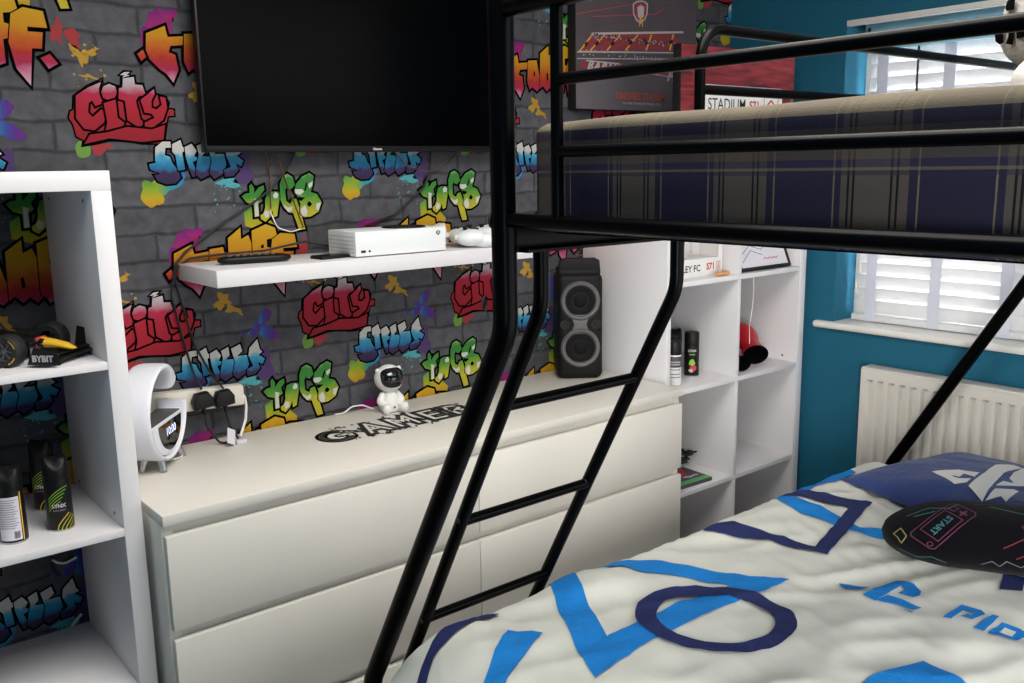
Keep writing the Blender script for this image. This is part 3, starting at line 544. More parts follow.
# radiator
ra = thing('radiator', 'white ribbed panel radiator on the blue wall under the window', 'radiator', (2.36, -1.2, .14))
ry0, ry1, rz0, rz1, rx = -1.85, -.655, .15, .762, 2.325
bm = newbm(); n = int((ry1-ry0-.05)/.0385)
ys = [ry1]; prof = [(ry1, rx+.0), (ry1-.018, rx)]
for k in range(n):
    y = ry1-.024-k*.0385
    prof += [(y-.003, rx+.017), (y-.017, rx+.017), (y-.021, rx), (y-.0365, rx)]
prof += [(ry0, rx)]
zs = [(rz0, 0), (rz0+.035, 0), (rz0+.045, 1), (rz1-.045, 1), (rz1-.035, 0), (rz1-.004, 0), (rz1, 0)]
grid = []
for z, k in zs:
    grid.append([bm.verts.new((rx+(x-rx)*k+(.004 if z in (rz0, rz1) else 0), y, z)) for y, x in prof])
for a, b in zip(grid, grid[1:]):
    for p in range(len(a)-1): bm.faces.new((a[p], a[p+1], b[p+1], b[p]))
box(bm, rx+.019, rx+.030, ry0, ry1, rz0, rz1, .003)
obj('front_panel', bm, 'rad', ra, smooth=0)
bm = newbm(); box(bm, rx+.05, rx+.06, ry0, ry1, rz0, rz1, .003); obj('rear_panel', bm, 'rad', ra)
bm = newbm(); box(bm, rx+.002, rx+.062, ry0, ry1, rz1-.002, rz1+.006, .002)
obj('top_grille', bm, 'rad', ra)
for y in (ry0+.15, ry1-.15):
    bm = newbm(); box(bm, rx+.06, XR-.002, y-.02, y+.02, .25, .65); obj('wall_bracket', bm, 'rad', ra)
for y in (ry0-.03, ry1+.03):
    bm = newbm(); tube(bm, fillet([(rx+.03, y-.03 if y > -1 else y+.03, .18), (rx+.03, y, .18), (rx+.03, y, .0)], .015), .008, 10); lathe(bm, [(0, .03), (.014, .028), (.016, 0), (.012, -.03), (0, -.03)], (rx+.03, y, .19), 14); obj('valve', bm, 'wplas', ra)
# ------------------------------------------------------------------ shelving units
def kallax(x0, y0, y1, label, tl=.038):
    """open two by four cube unit; x0 left, y0 front, y1 rear"""
    w, h, t, s = .77, 1.468, .038, .016
    r = thing('shelving_unit', label, 'shelving unit', (x0+w/2, (y0+y1)/2, 0))
    for x in (x0+t-tl, x0+w-t):
        t_ = tl if x < x0+.2 else t
        bm = newbm(); box(bm, x, x+t_, y0, y1, 0, h-t, .0012)
        for z in (1.41, .76, .06):
            for y in (y0+.06, y1-.05):
                xx = x+t_ if x < x0+.2 else x
                lathe(bm, [(0, .0006), (.004, .0006), (.004, 0)], (0, 0, 0), 8, 1, Matrix.Translation((xx, y, z)) @ Matrix.Rotation(PI/2 if x < x0+.2 else -PI/2, 4, 'Y'))
        obj('side_panel', bm, ['lam', 'shadow'], r)
    bm = newbm(); box(bm, x0+t-tl, x0+w, y0, y1, h-t, h, .0012); obj('top_panel', bm, 'lam', r)
    bm = newbm(); box(bm, x0+t, x0+w-t, y0, y1, 0, t, .0012); obj('bottom_panel', bm, 'lam', r)
    c = (w-2*t-s)/2; hh = (h-2*t-3*s)/4
    for k in range(3):
        z = t+hh+k*(hh+s)
        bm = newbm(); box(bm, x0+t, x0+w-t, y0+.001, y1-.001, z, z+s, .0008); obj('shelf', bm, 'lam', r)
    for k in range(4):
        z = t+k*(hh+s)
        bm = newbm(); box(bm, x0+t+c, x0+t+c+s, y0+.0015, y1-.0015, z, z+hh, .0008); obj('divider', bm, 'lam', r)
    return r
KH = (1.468-.076-.048)/4
SH = [.038+KH*k+.016*k for k in range(4)]           # floor of each row of cubes
kallax(-.783, -.395, -.018, 'white open cube shelving unit at the left, holding a toy racing car and spray cans')
kallax(1.598, -.395, -.018, 'white open cube shelving unit by the blue wall, right of the drawers', .022)
# ------------------------------------------------------------------ chest of drawers
dr = thing('chest_of_drawers', 'wide white chest of six drawers with black lettering on its top', 'chest of drawers', (.8, -.24, 0))
bm = newbm(); box(bm, 0, 1.6, -.48, -.012, .757, .78, .0015); obj('top_panel', bm, 'lamd', dr)
for x in (0, 1.577):
    bm = newbm(); box(bm, x, x+.023, -.462, -.012, 0, .757, .001); obj('side_panel', bm, 'lamd', dr)
bm = newbm(); box(bm, .023, 1.577, -.02, -.012, 0, .757); obj('back_panel', bm, 'lamd', dr)
bm = newbm(); box(bm, .023, 1.577, -.458, -.44, .03, .757); obj('front_rails', bm, 'lamd', dr)
bm = newbm(); box(bm, .023, 1.577, -.46, -.445, 0, .03, .001); obj('plinth', bm, 'lamd', dr)
for x0, x1 in ((.004, .7985), (.8015, 1.596)):
    for z0, z1 in ((.036, .252), (.276, .504), (.527, .733)):
        bm = newbm(); box(bm, x0, x1, -.48, -.463, z0, z1, .001); d = obj('drawer', bm, 'lamd', dr)
        bm = newbm(); box(bm, max(x0+.03, .03), min(x1-.03, 1.57), -.463, -.4585, z0+.01, z1-.004, .0005); obj('drawer_box', bm, 'lamd', d)
bm = newbm()
def topF(u, v, l): return (u, v, .78+l)
g = math.atan2(.215, .60)
def gam(t, off, lift, mi): emit(bm, xf(t, off, 0), topF, lift, mi)
LW = [(-.012, 'G', .76), (.110, 'A', .80), (.198, 'M', .80), (.303, 'E', 1.0), (.385, 'R', 1.0)]
r = random.Random(3)
GP = [(.545+.040*math.cos(a), -.209+.043*math.sin(a)) for a in [math.radians(48+q*9.2) for q in range(31)]]+[(.580, -.210), (.553, -.210)]
gam(strokes([GP], .032), (0, 0), .0003, 0); gam(strokes([GP], .0135), (0, 0), .00072, 1)
for k, (dx, ch, wd) in enumerate(LW[1:]):
    t = text(ch, .140, .0165, 0, 'LEFT', 1, wd*.92); gam(t, (.512+dx, -.209), .0004+k*.00005, 0)
    t = text(ch, .140, -.0005, 0, 'LEFT', 1, wd*.92); gam(t, (.512+dx, -.209), .0008+k*.00005, 1)
for k in range(46):
    x = .56+r.random()*.44; z = -.209+r.choice((-1, 1))*(.052+abs(r.gauss(0, .013)))
    gam(flat([blob(0, 0, .003+r.random()*.009, .002+r.random()*.004, n=10, irr=.5, seed=k, rot=r.random()*3)]), (x, z), .0012+k*.00001, 0)
for k in range(7):
    gam(flat([blob(0, 0, .014+r.random()*.012, .008, n=14, irr=.6, seed=90+k, rot=r.random()*3)]), ((.60, .62, .80, .88, .90, .92, .96)[k], -.209+r.uniform(-.02, .045)), .0017+k*.00001, 0)
obj('lettering', bm, ['txtk', 'lamd'], dr, label='black GAMER lettering with ink splats', smooth=0)
# ------------------------------------------------------------------ television
tv = thing('television', 'wall-mounted black flat-screen television above the floating shelf', 'television', (.79, -.03, 1.78))
tx0, tx1, tz0, tz1 = .31, 1.265, 1.509, 2.065
bm = newbm(); box(bm, tx0, tx1, -.062, -.035, tz0, tz1, .003); box(bm, tx0+.12, tx1-.12, -.035, -.012, tz0+.03, tz1-.2, .006); obj('case', bm, 'tvb', tv)
bm = newbm(); box(bm, tx0+.006, tx1-.006, -.0632, -.062, tz0+.016, tz1-.007); obj('screen', bm, 'tv', tv, smooth=0)
bm = newbm(); box(bm, tx0+.003, tx1-.003, -.064, -.062, tz0+.001, tz0+.014, .0008); obj('bottom_bezel', bm, 'dgrey', tv)
bm = newbm(); emit(bm, text('Hisense', .009, .0005), lambda u, v, l: ((tx0+tx1)/2+.005+u, -.064-l, tz0+.0075+v), .0004); obj('badge', bm, 'pale', tv, smooth=0)
# floating shelf
bm = newbm(); box(bm, .241, 1.215, -.25, -.003, 1.20, 1.24, .0015)
single('floating_shelf', bm, 'lam', 'long white floating shelf on the graffiti wall under the television', 'shelf', (.79, -.125, 1.2))
# ------------------------------------------------------------------ things on the floating shelf
def place(bm, loc, rz=0, rx=0, ry=0):
    bm.transform(Matrix.Translation(loc) @ Matrix.Rotation(rz, 4, 'Z') @ Matrix.Rotation(ry, 4, 'Y') @ Matrix.Rotation(rx, 4, 'X')); return bm
gc = thing('game_console', 'white box game console with round black vent on the floating shelf', 'game console', (.755, -.158, 1.24), math.radians(-1.5))
bm = newbm(); box(bm, -.1375, .1375, -.0755, .0755, .003, .066, .0025)
for x in (-.1, .1): box(bm, x-.02, x+.02, -.05, .05, 0, .004)
obj('case', bm, 'cplas', gc, False)
bm = newbm(); lathe(bm, [(0, .0665), (.055, .0665), (.058, .0695), (.06, .0665), (.06, .064)], (.05, -.002, 0), 40)
for k in range(-4, 5):
    tube(bm, [(.05-.05*math.cos(k*.33)*.98, -.002+k*.0115, .0675), (.05+.05*math.cos(k*.33)*.98, -.002+k*.0115, .0675)], .002, 6)
obj('vent', bm, 'tvb', gc, False, label='round black vent')
bm = newbm(); box(bm, -.123, -.109, -.0762, -.0752, .012, .0185, .0003); obj('usb_port', bm, 'txtk', gc, False)
bm = newbm(); lathe(bm, [(0, .0008), (.003, .0008), (.0033, 0)], (0, 0, 0), 12, 0, Matrix.Translation((-.098, -.0755, .0152)) @ Matrix.Rotation(PI/2, 4, 'X')); obj('pairing_button', bm, 'txtk', gc, False)
bm = newbm(); X = Matrix.Translation((.113, -.0756, .052)) @ Matrix.Rotation(PI/2, 4, 'X'); lathe(bm, [(0, .0006), (.0066, .0006), (.0066, 0)], (0, 0, 0), 20, 0, X)
emit(bm, strokes([[(-.005, -.0045), (0, .001), (.005, -.0045)], [(-.004, .005), (0, .002), (.004, .005)]], .0016), lambda u, v, l: (.113+u, -.0764-l, .052+v), .0002, 1)
obj('power_button', bm, ['txtk', 'cplas'], gc, False, label='black power button with a pale cross mark')
bm = newbm()
for z in range(5):
    for y in range(12): lathe(bm, [(0, .0005), (.0018, .0005), (.0018, 0)], (0, 0, 0), 6, 0, Matrix.Translation((-.1375, -.06+y*.011, .012+z*.01)) @ Matrix.Rotation(-PI/2, 4, 'Y'))
obj('side_vent', bm, 'grey', gc, False)
def gamepad(label, loc, rz, group):
    g = thing('game_controller', label, 'game controller', loc, rz, group)
    bm = newbm()
    def lobe(x, y, z, rx, ry, rz_, rot=0):
        t = bmesh.new(); bmesh.ops.create_uvsphere(t, u_segments=24, v_segments=14, radius=1)
        add(bm, t, 0, Matrix.Translation((x, y, z)) @ Matrix.Rotation(rot, 4, 'Z') @ Matrix.Diagonal((rx, ry, rz_, 1)))
    lobe(0, .012, .030, .062, .042, .0225)
    for s in (-1, 1):
        lobe(s*.047, .004, .0285, .034, .046, .024, s*.15)
        lobe(s*.056, -.034, .021, .021, .042, .0205, s*.28)
    bmesh.ops.remove_doubles(bm, verts=bm.verts, dist=1e-5)
    obj('shell', bm, 'cplas', g, False)
    for x, y in ((-.045, .02), (.024, -.012)):
        bm = newbm(); lathe(bm, [(.007, .046), (.006, .056), (.0095, .058), (.0095, .061), (.006, .0615), (0, .0605)], (x, y, 0), 16); obj('thumbstick', bm, 'tvb', g, False)
    bm = newbm(); box(bm, -.036, -.012, -.0155, -.0085, .046, .0535, .001); box(bm, -.0275, -.0205, -.024, 0, .046, .0535, .001); obj('direction_pad', bm, 'tvb', g, False)
    for x, y in ((.038, .020), (.054, .020), (.046, .028), (.046, .012)):
        bm = newbm(); lathe(bm, [(.0045, .046), (.0045, .0535), (.003, .0545), (0, .0547)], (x, y, 0), 10); obj('face_button', bm, 'tvb', g, False)
    for s in (-1, 1):
        bm = newbm(); place(box(bm, -.017, .017, -.006, .008, -.007, .007, .004), (s*.04, .05, .032), -s*.3); obj('trigger', bm, 'wplas2', g, False)
    return g
gamepad('white game controller on the floating shelf, nearest the console', (1.02, -.165, 1.24), math.radians(68), 'game controllers')
gamepad('white game controller behind the nearer one, half hidden by the bunk post', (1.128, -.125, 1.24), math.radians(50), 'game controllers')
bm = newbm(); box(bm, -.018, .018, -.013, .013, -.03, .03, .004); place(bm, (.965, -.105, 1.2748), .3, 0, -.3)
single('charger_plug', bm, 'wplas2', 'small off-white charger block leaning between console and controller', 'charger', (.948, -.105, 1.24))
rm = thing('remote_control', 'long black remote control lying on the left of the floating shelf', 'remote control', (.385, -.135, 1.24), math.radians(-10))
bm = newbm(); t = bmesh.new(); bmesh.ops.create_uvsphere(t, u_segments=28, v_segments=12, radius=1)
for v in t.verts:
    v.co.x = math.copysign(abs(v.co.x)**.5, v.co.x)*.090; v.co.y = math.copysign(abs(v.co.y)**.6, v.co.y)*.024; v.co.z = math.copysign(abs(v.co.z)**.7, v.co.z)*.0105+.0105
add(bm, t); obj('body', bm, 'tvb', rm, False)
for k in range(7):
    for q in (-1, 0, 1):
        bm = newbm(); box(bm, -.062+k*.0175-.0045, -.062+k*.0175+.0045, q*.011-.0032, q*.011+.0032, .0185, .0225, .0012); obj('button', bm, 'grey', rm, False)
ph = thing('mobile_phone', 'small flat black phone lying in front of the console', 'phone', (.575, -.172, 1.24), math.radians(5))
bm = newbm(); box(bm, -.045, .045, -.028, .028, 0, .008, .003); obj('body', bm, 'tvb', ph, False)
bm = newbm(); box(bm, -.042, .042, -.025, .025, .008, .0086); obj('screen', bm, 'tv', ph, False)
# cables hanging on the graffiti wall
def cord(name, pts, r, mat, label, cat='cable', r_f=.03, rx=None):
    bm = newbm(); p = fillet(pts, r_f, 6); tube(bm, p, r, 8, rx=rx); return single(name, bm, mat, label, cat, pts[0], smooth=60)
def W3(l, y=-.012): return [(x, y, z) for x, z in l]
cord('power_cable', W3([(.572, 1.512), (.555, 1.477), (.494, 1.413), (.437, 1.377), (.353, 1.33), (.259, 1.268), (.232, 1.238), (.216, 1.167), (.236, 1.051), (.254, .965)])+[(.258, -.05, .925)], .003, 'cable', 'black cable from television down past the left shelf end to the left plug')
cord('power_cable', [(.66, -.06, 1.262), (.62, -.05, 1.262), (.571, -.04, 1.276), (.461, -.03, 1.259), (.347, -.014, 1.256), (.27, -.012, 1.252), (.233, -.014, 1.232), (.228, -.012, 1.2), (.262, -.014, 1.035), (.300, -.016, .95), (.314, -.052, .918)], .003, 'cable', 'black cable from behind the console along the shelf to the right plug')
cord('video_cable', W3([(1.006, 1.512), (1.0, 1.451), (.977, 1.408), (.873, 1.332), (.773, 1.305)])+[(.72, -.06, 1.285)], .003, 'cable', 'black cable sagging from television down behind the white console')
cord('light_strip', W3([(.49, 1.512), (.497, 1.452), (.493, 1.365)]), .004, 'copper', 'copper light strip hanging straight below the television, the left of two', 'light strip', rx=.0015)
cord('light_strip', W3([(.515, 1.512), (.526, 1.464), (.555, 1.385), (.580, 1.312)], -.018), .005, 'copper', 'copper light strip slanting right below the television', 'light strip', rx=.0015)
cord('light_strip', W3([(.875, 1.512), (.914, 1.473), (.982, 1.452), (1.055, 1.471), (1.1, 1.512)], -.018), .0035, 'copper', 'copper light strip looping in a shallow arc below the television', 'light strip', rx=.0015)
cord('thin_wire', W3([(.492, 1.36), (.51, 1.314), (.549, 1.301), (.577, 1.308)], -.008), .0018, 'wcable', 'thin white wire looping below the copper light strips', 'wire')
# power strip, plugs
ps = thing('power_strip', 'white multi-socket power strip on the wall above the drawers', 'power strip', (.22, -.02, .90))
tilt = math.radians(3)
def psF(x, y, z): return (.212+x*math.cos(tilt)-z*math.sin(tilt)*-1*0-0, y, .897-x*math.sin(tilt)+z)
bm = newbm(); t = bmesh.new(); box(t, -.165, .165, -.036, -.004, -.028, .028, .008)
for v in t.verts: v.co = Vector(psF(*v.co))
add(bm, t); obj('housing', bm, 'wplas2', ps)
for k in range(4):
    bm = newbm()
    for dx, dz, w, h in ((0, .011, .0025, .0045), (-.011, -.009, .004, .002), (.011, -.009, .004, .002)):
        t = bmesh.new(); box(t, -.115+k*.077+dx-w, -.115+k*.077+dx+w, -.0368, -.035, dz-h, dz+h)
        for v in t.verts: v.co = Vector(psF(*v.co))
        add(bm, t)
    obj('socket', bm, 'txtk', ps, smooth=0)
def plug(x, label, mat, rot):
    z = .897-(x-.212)*math.sin(tilt)
    p = thing('power_plug', label, 'plug', (x, -.037, z))
    bm = newbm(); prism(bm, [(-.024, -.018), (.024, -.018), (.026, .004), (.016, .022), (-.016, .022), (-.026, .004)], lambda u, v, w: (u*math.cos(rot)-v*math.sin(rot), -w, u*math.sin(rot)+v*math.cos(rot)), .026, 0, .004); obj('body', bm, mat, p, False)
    bm = newbm(); a = rot-PI/2
    tube(bm, [(.016*math.cos(a), -.013, .016*math.sin(a)), (.036*math.cos(a), -.013, .036*math.sin(a))], [.0065, .004], 10); obj('cable_grip', bm, mat, p, False)
plug(.258, 'black plug in the power strip, the left of two', 'tvb', .1)
plug(.314, 'black plug in the power strip, the right of two', 'tvb', .1)
cord('white_lead', [(.362, -.03, .893), (.377, -.03, .885), (.382, -.026, .855), (.376, -.03, .82), (.35, -.05, .7835)], .0038, 'wcable', 'white mains lead curling from the right end of the power strip', 'cable')
cord('plug_lead', [(.262, -.05, .858), (.262, -.055, .83), (.285, -.075, .7845), (.305, -.08, .7835)], .003, 'cable', 'short black lead looping from the left plug to the drawer top', 'cable')
cord('plug_lead', [(.317, -.05, .858), (.322, -.055, .82), (.338, -.066, .7835)], .003, 'cable', 'short black lead dropping from the right plug to the drawer top', 'cable')
bm = newbm(); box(bm, -.014, .014, -.0015, .0015, -.02, .02, .0005); place(bm, (.306, -.10, .803), .4, -.35, .5); box(bm, .318, .345, -.106, -.09, .7805, .79, .002)
single('paper_tag', bm, 'label', 'white paper tag on the leads below the power strip', 'tag', (.306, -.1, .78))
# ------------------------------------------------------------------ ring lamp
gl = thing('ring_lamp', 'white ring-shaped lamp with clock face on the left end of the drawers', 'lamp', (.106, -.150, .78), math.radians(49.8))
zc, RO, T = .134, .114, .036
def ringsec(bm, a0, a1, n, ro, wid, half):
    rings = []
    for i in range(n+1):
        a = a0+(a1-a0)*i/n; ca, sa = math.cos(a), math.sin(a)
        w = wid(i/n); h = half(i/n); ring = []
        for k in range(16):
            q = 2*PI*k/16; x = math.copysign(abs(math.cos(q))**.6, math.cos(q)); y = math.copysign(abs(math.sin(q))**.6, math.sin(q))
            rr = ro-w/2+x*w/2
            ring.append(bm.verts.new((rr*ca, y*h, zc+rr*sa)))
        rings.append(ring)
    for a, b in zip(rings, rings[1:]):
        for k in range(16): bm.faces.new((a[k], a[(k+1) % 16], b[(k+1) % 16], b[k]))
    bm.faces.new(rings[0][::-1]); bm.faces.new(rings[-1])
bm = newbm(); ringsec(bm, math.radians(38), math.radians(362), 60, RO, lambda s: .0115+.034*max(0, 1-s*5)**1.3, lambda s: T*(1-.25*max(0, 1-s*8)))
bmesh.ops.recalc_face_normals(bm, faces=bm.faces); obj('ring', bm, 'lampw', gl, False, smooth=50)
bm = newbm(); n = 24
pr = [(-.102, .0), (.104, .0)]+[(.086*math.cos(-a), .086*math.sin(-a)) for a in [PI*i/n for i in range(1, n)]]
prism(bm, [(x, z+zc-.016) for x, z in pr], lambda u, v, w: (u, -.030+w, v), .060, 0, .005); obj('speaker_body', bm, 'lampw', gl, False)
bm = newbm(); prism(bm, [(x*.86, z*.86+zc-.023) for x, z in [(-.08, 0), (.08, 0)]+[(.08*math.cos(-a), .08*math.sin(-a)) for a in [PI*i/n for i in range(1, n)]]], lambda u, v, w: (u+.012, -.0312+w, v), .0012); o = obj('clock_face', bm, 'visor', gl, False, label='black half-round clock face')
bm = newbm(); emit(bm, text('10:00', .027, .0003), lambda u, v, l: (u+.012, -.0313-l, v+zc-.046), .0005); MT['digit'] = M('lit_digits', 'cfd6ff', .5, emit='cfd6ff', es=1.2); obj('digits', bm, 'digit', o, False, smooth=0)
bm = newbm(); box(bm, -.088, .085, -.027, .027, zc-.0165, zc-.0135, .001); obj('charging_pad', bm, 'silver2' if 'silver2' in MT else 'grey', gl, False, label='grey charging pad')
for x in (-.032, .070):
    for y in (-.02, .02):
        bm = newbm(); tube(bm, [(x*.9, y*.8, .040), (x*1.2, y*1.3, .0)], [.0105, .0085], 12); obj('foot', bm, 'silver', gl, False, label='chrome foot')
cord('lamp_lead', [(.17, -.06, .784), (.185, -.10, .7835), (.16, -.13, .7835), (.12, -.115, .7835)], .0025, 'wcable', 'white lead on the drawer top behind the ring lamp', 'cable')
# ------------------------------------------------------------------ astronaut night light
an = thing('astronaut_projector', 'small white seated astronaut figure with black visor on the drawers', 'night light', (.785, -.085, .78), math.radians(-6))
def sph(bm, c, r, s=(1, 1, 1), mi=0, seg=24, rot=None):
    t = bmesh.new(); bmesh.ops.create_uvsphere(t, u_segments=seg, v_segments=seg//2+2, radius=r)
    X = Matrix.Translation(c) @ (rot or Matrix()) @ Matrix.Diagonal((*s, 1)); add(bm, t, mi, X)
bm = newbm(); lathe(bm, [(0, 0), (.026, .001), (.030, .008), (.031, .022), (.027, .04), (.020, .054), (.015, .062), (0, .062)], (0, 0, 0), 28); obj('body', bm, 'wplas', an, False, smooth=60)
for s in (-1, 1):
    bm = newbm(); tube(bm, fillet([(s*.022, .0, .049), (s*.035, -.006, .032), (s*.022, -.026, .022)], .01), [.010]*8+[.0095]*2, 12); sph(bm, (s*.020, -.028, .022), .0095, seg=12); sph(bm, (s*.022, 0, .049), .010, seg=12); obj('arm', bm, 'wplas', an, False, smooth=60)
    bm = newbm(); tube(bm, [(s*.014, -.006, .014), (s*.026, -.036, .012)], [.013, .0115], 12); sph(bm, (s*.027, -.039, .0155), .0135, (1, .8, 1.15), seg=14); obj('leg', bm, 'wplas', an, False, smooth=60)
bm = newbm(); sph(bm, (0, 0, .096), .042, (1, .96, .94), seg=32); hd = obj('helmet', bm, 'wplas', an, False, smooth=60)
bm = newbm(); rows = []
for i in range(11):
    s_ = i/10*1.0; row = []
    for k in range(40):
        a_ = 2*PI*k/40; x_ = .84*s_*math.copysign(abs(math.cos(a_))**.75, math.cos(a_)); z_ = .17+.68*s_*math.copysign(abs(math.sin(a_))**.8, math.sin(a_))
        y_ = -math.sqrt(max(0, 1-min(.98, x_*x_+z_*z_))); d_ = Vector((x_, y_, z_)); d_.normalize()
        row.append(bm.verts.new((d_.x*.0425, d_.y*.0411*1.0, d_.z*.0402+.096)) if i else None)
    rows.append(row)
c_ = bm.verts.new((0, -math.sqrt(1-.16**2)*.0415, .16*.0402+.096))
for k in range(40): bm.faces.new((c_, rows[1][k], rows[1][(k+1) % 40]))
for a_, b_ in zip(rows[1:], rows[2:]):
    for k in range(40): bm.faces.new((a_[k], b_[k], b_[(k+1) % 40], a_[(k+1) % 40]))
bmesh.ops.recalc_face_normals(bm, faces=bm.faces)
for v in bm.verts: v.co.y -= .0012
obj('visor', bm, 'visor', hd, False, smooth=60, label='glossy black visor')
for s in (-1, 1):
    bm = newbm(); sph(bm, (s*.033, .002, .121), .0072, seg=12); obj('ear_knob', bm, 'wplas', hd, False, smooth=60)
bm = newbm(); lathe(bm, [(0, .002), (.003, .002), (.003, 0)], (0, 0, 0), 10, 0, Matrix.Translation((-.0, -.030, .017)) @ Matrix.Rotation(PI/2, 4, 'X')); obj('button', bm, 'grey', an, False)
cord('night_light_lead', [(.748, -.055, .7865), (.72, -.04, .80), (.69, -.035, .80), (.665, -.03, .7835), (.64, -.025, .7835)], .0022, 'wcable', 'thin white lead trailing from the astronaut figure', 'cable')
# ------------------------------------------------------------------ loudspeaker
sp = thing('loudspeaker', 'black upright loudspeaker with two grey-ringed woofers on the drawers', 'loudspeaker', (1.499, -.113, .78), math.radians(-37))
hw, hd_ = .0735, .0735
bm = newbm(); t = bmesh.new(); box(t, -hw, hw, -hd_, hd_, 0, .345, .022, seg=4)
add(bm, t); box(bm, -hw+.006, hw-.006, -hd_+.008, hd_-.008, .335, .358, .01); obj('cabinet', bm, 'dgrey', sp, False)
bm = newbm(); prism(bm, [(-hw+.006, .345), (-hw+.01, .385), (-.05, .392), (.05, .392), (hw-.01, .385), (hw-.006, .345)], lambda u, v, w: (u, -hd_+.012+w, v), .03, 0, .004); obj('carry_handle', bm, 'dgrey', sp, False)
bm = newbm(); box(bm, -.055, .055, -.03, .05, .3575, .3605, .001); obj('light_strip', bm, 'led', sp, False, label='faint red lit strip')
for zz in (.105, .258):
    bm = newbm(); X = Matrix.Translation((0, -hd_, zz)) @ Matrix.Rotation(PI/2, 4, 'X')
    lathe(bm, [(.0635, -.004), (.0635, .004), (.058, .009), (.052, .008), (.047, .001)], (0, 0, 0), 40, 0, X); o = obj('woofer_ring', bm, 'ring', sp, False, label='grey woofer ring')
    bm = newbm(); lathe(bm, [(.048, .002), (.042, .0035), (.024, -.001), (.020, .002), (.012, .005), (0, .006)], (0, 0, 0), 36, 0, X); obj('cone', bm, 'cone', o, False)
bm = newbm(); prism(bm, [(-.03, .15), (.03, .15), (.02, .181), (.03, .213), (-.03, .213), (-.02, .181)], lambda u, v, w: (u, -hd_-.003+w, v), .006, 0, .001); obj('waist_panel', bm, 'ring', sp, False)
for x in (-.05, .05):
    bm = newbm(); X = Matrix.Translation((x, -hd_, .181)) @ Matrix.Rotation(PI/2, 4, 'X'); lathe(bm, [(.016, -.002), (.0155, .004), (.011, .004), (.010, .001), (.005, .001), (.004, .004), (0, .0045)], (0, 0, 0), 20, 0, X); obj('side_port', bm, 'rubber', sp, False)
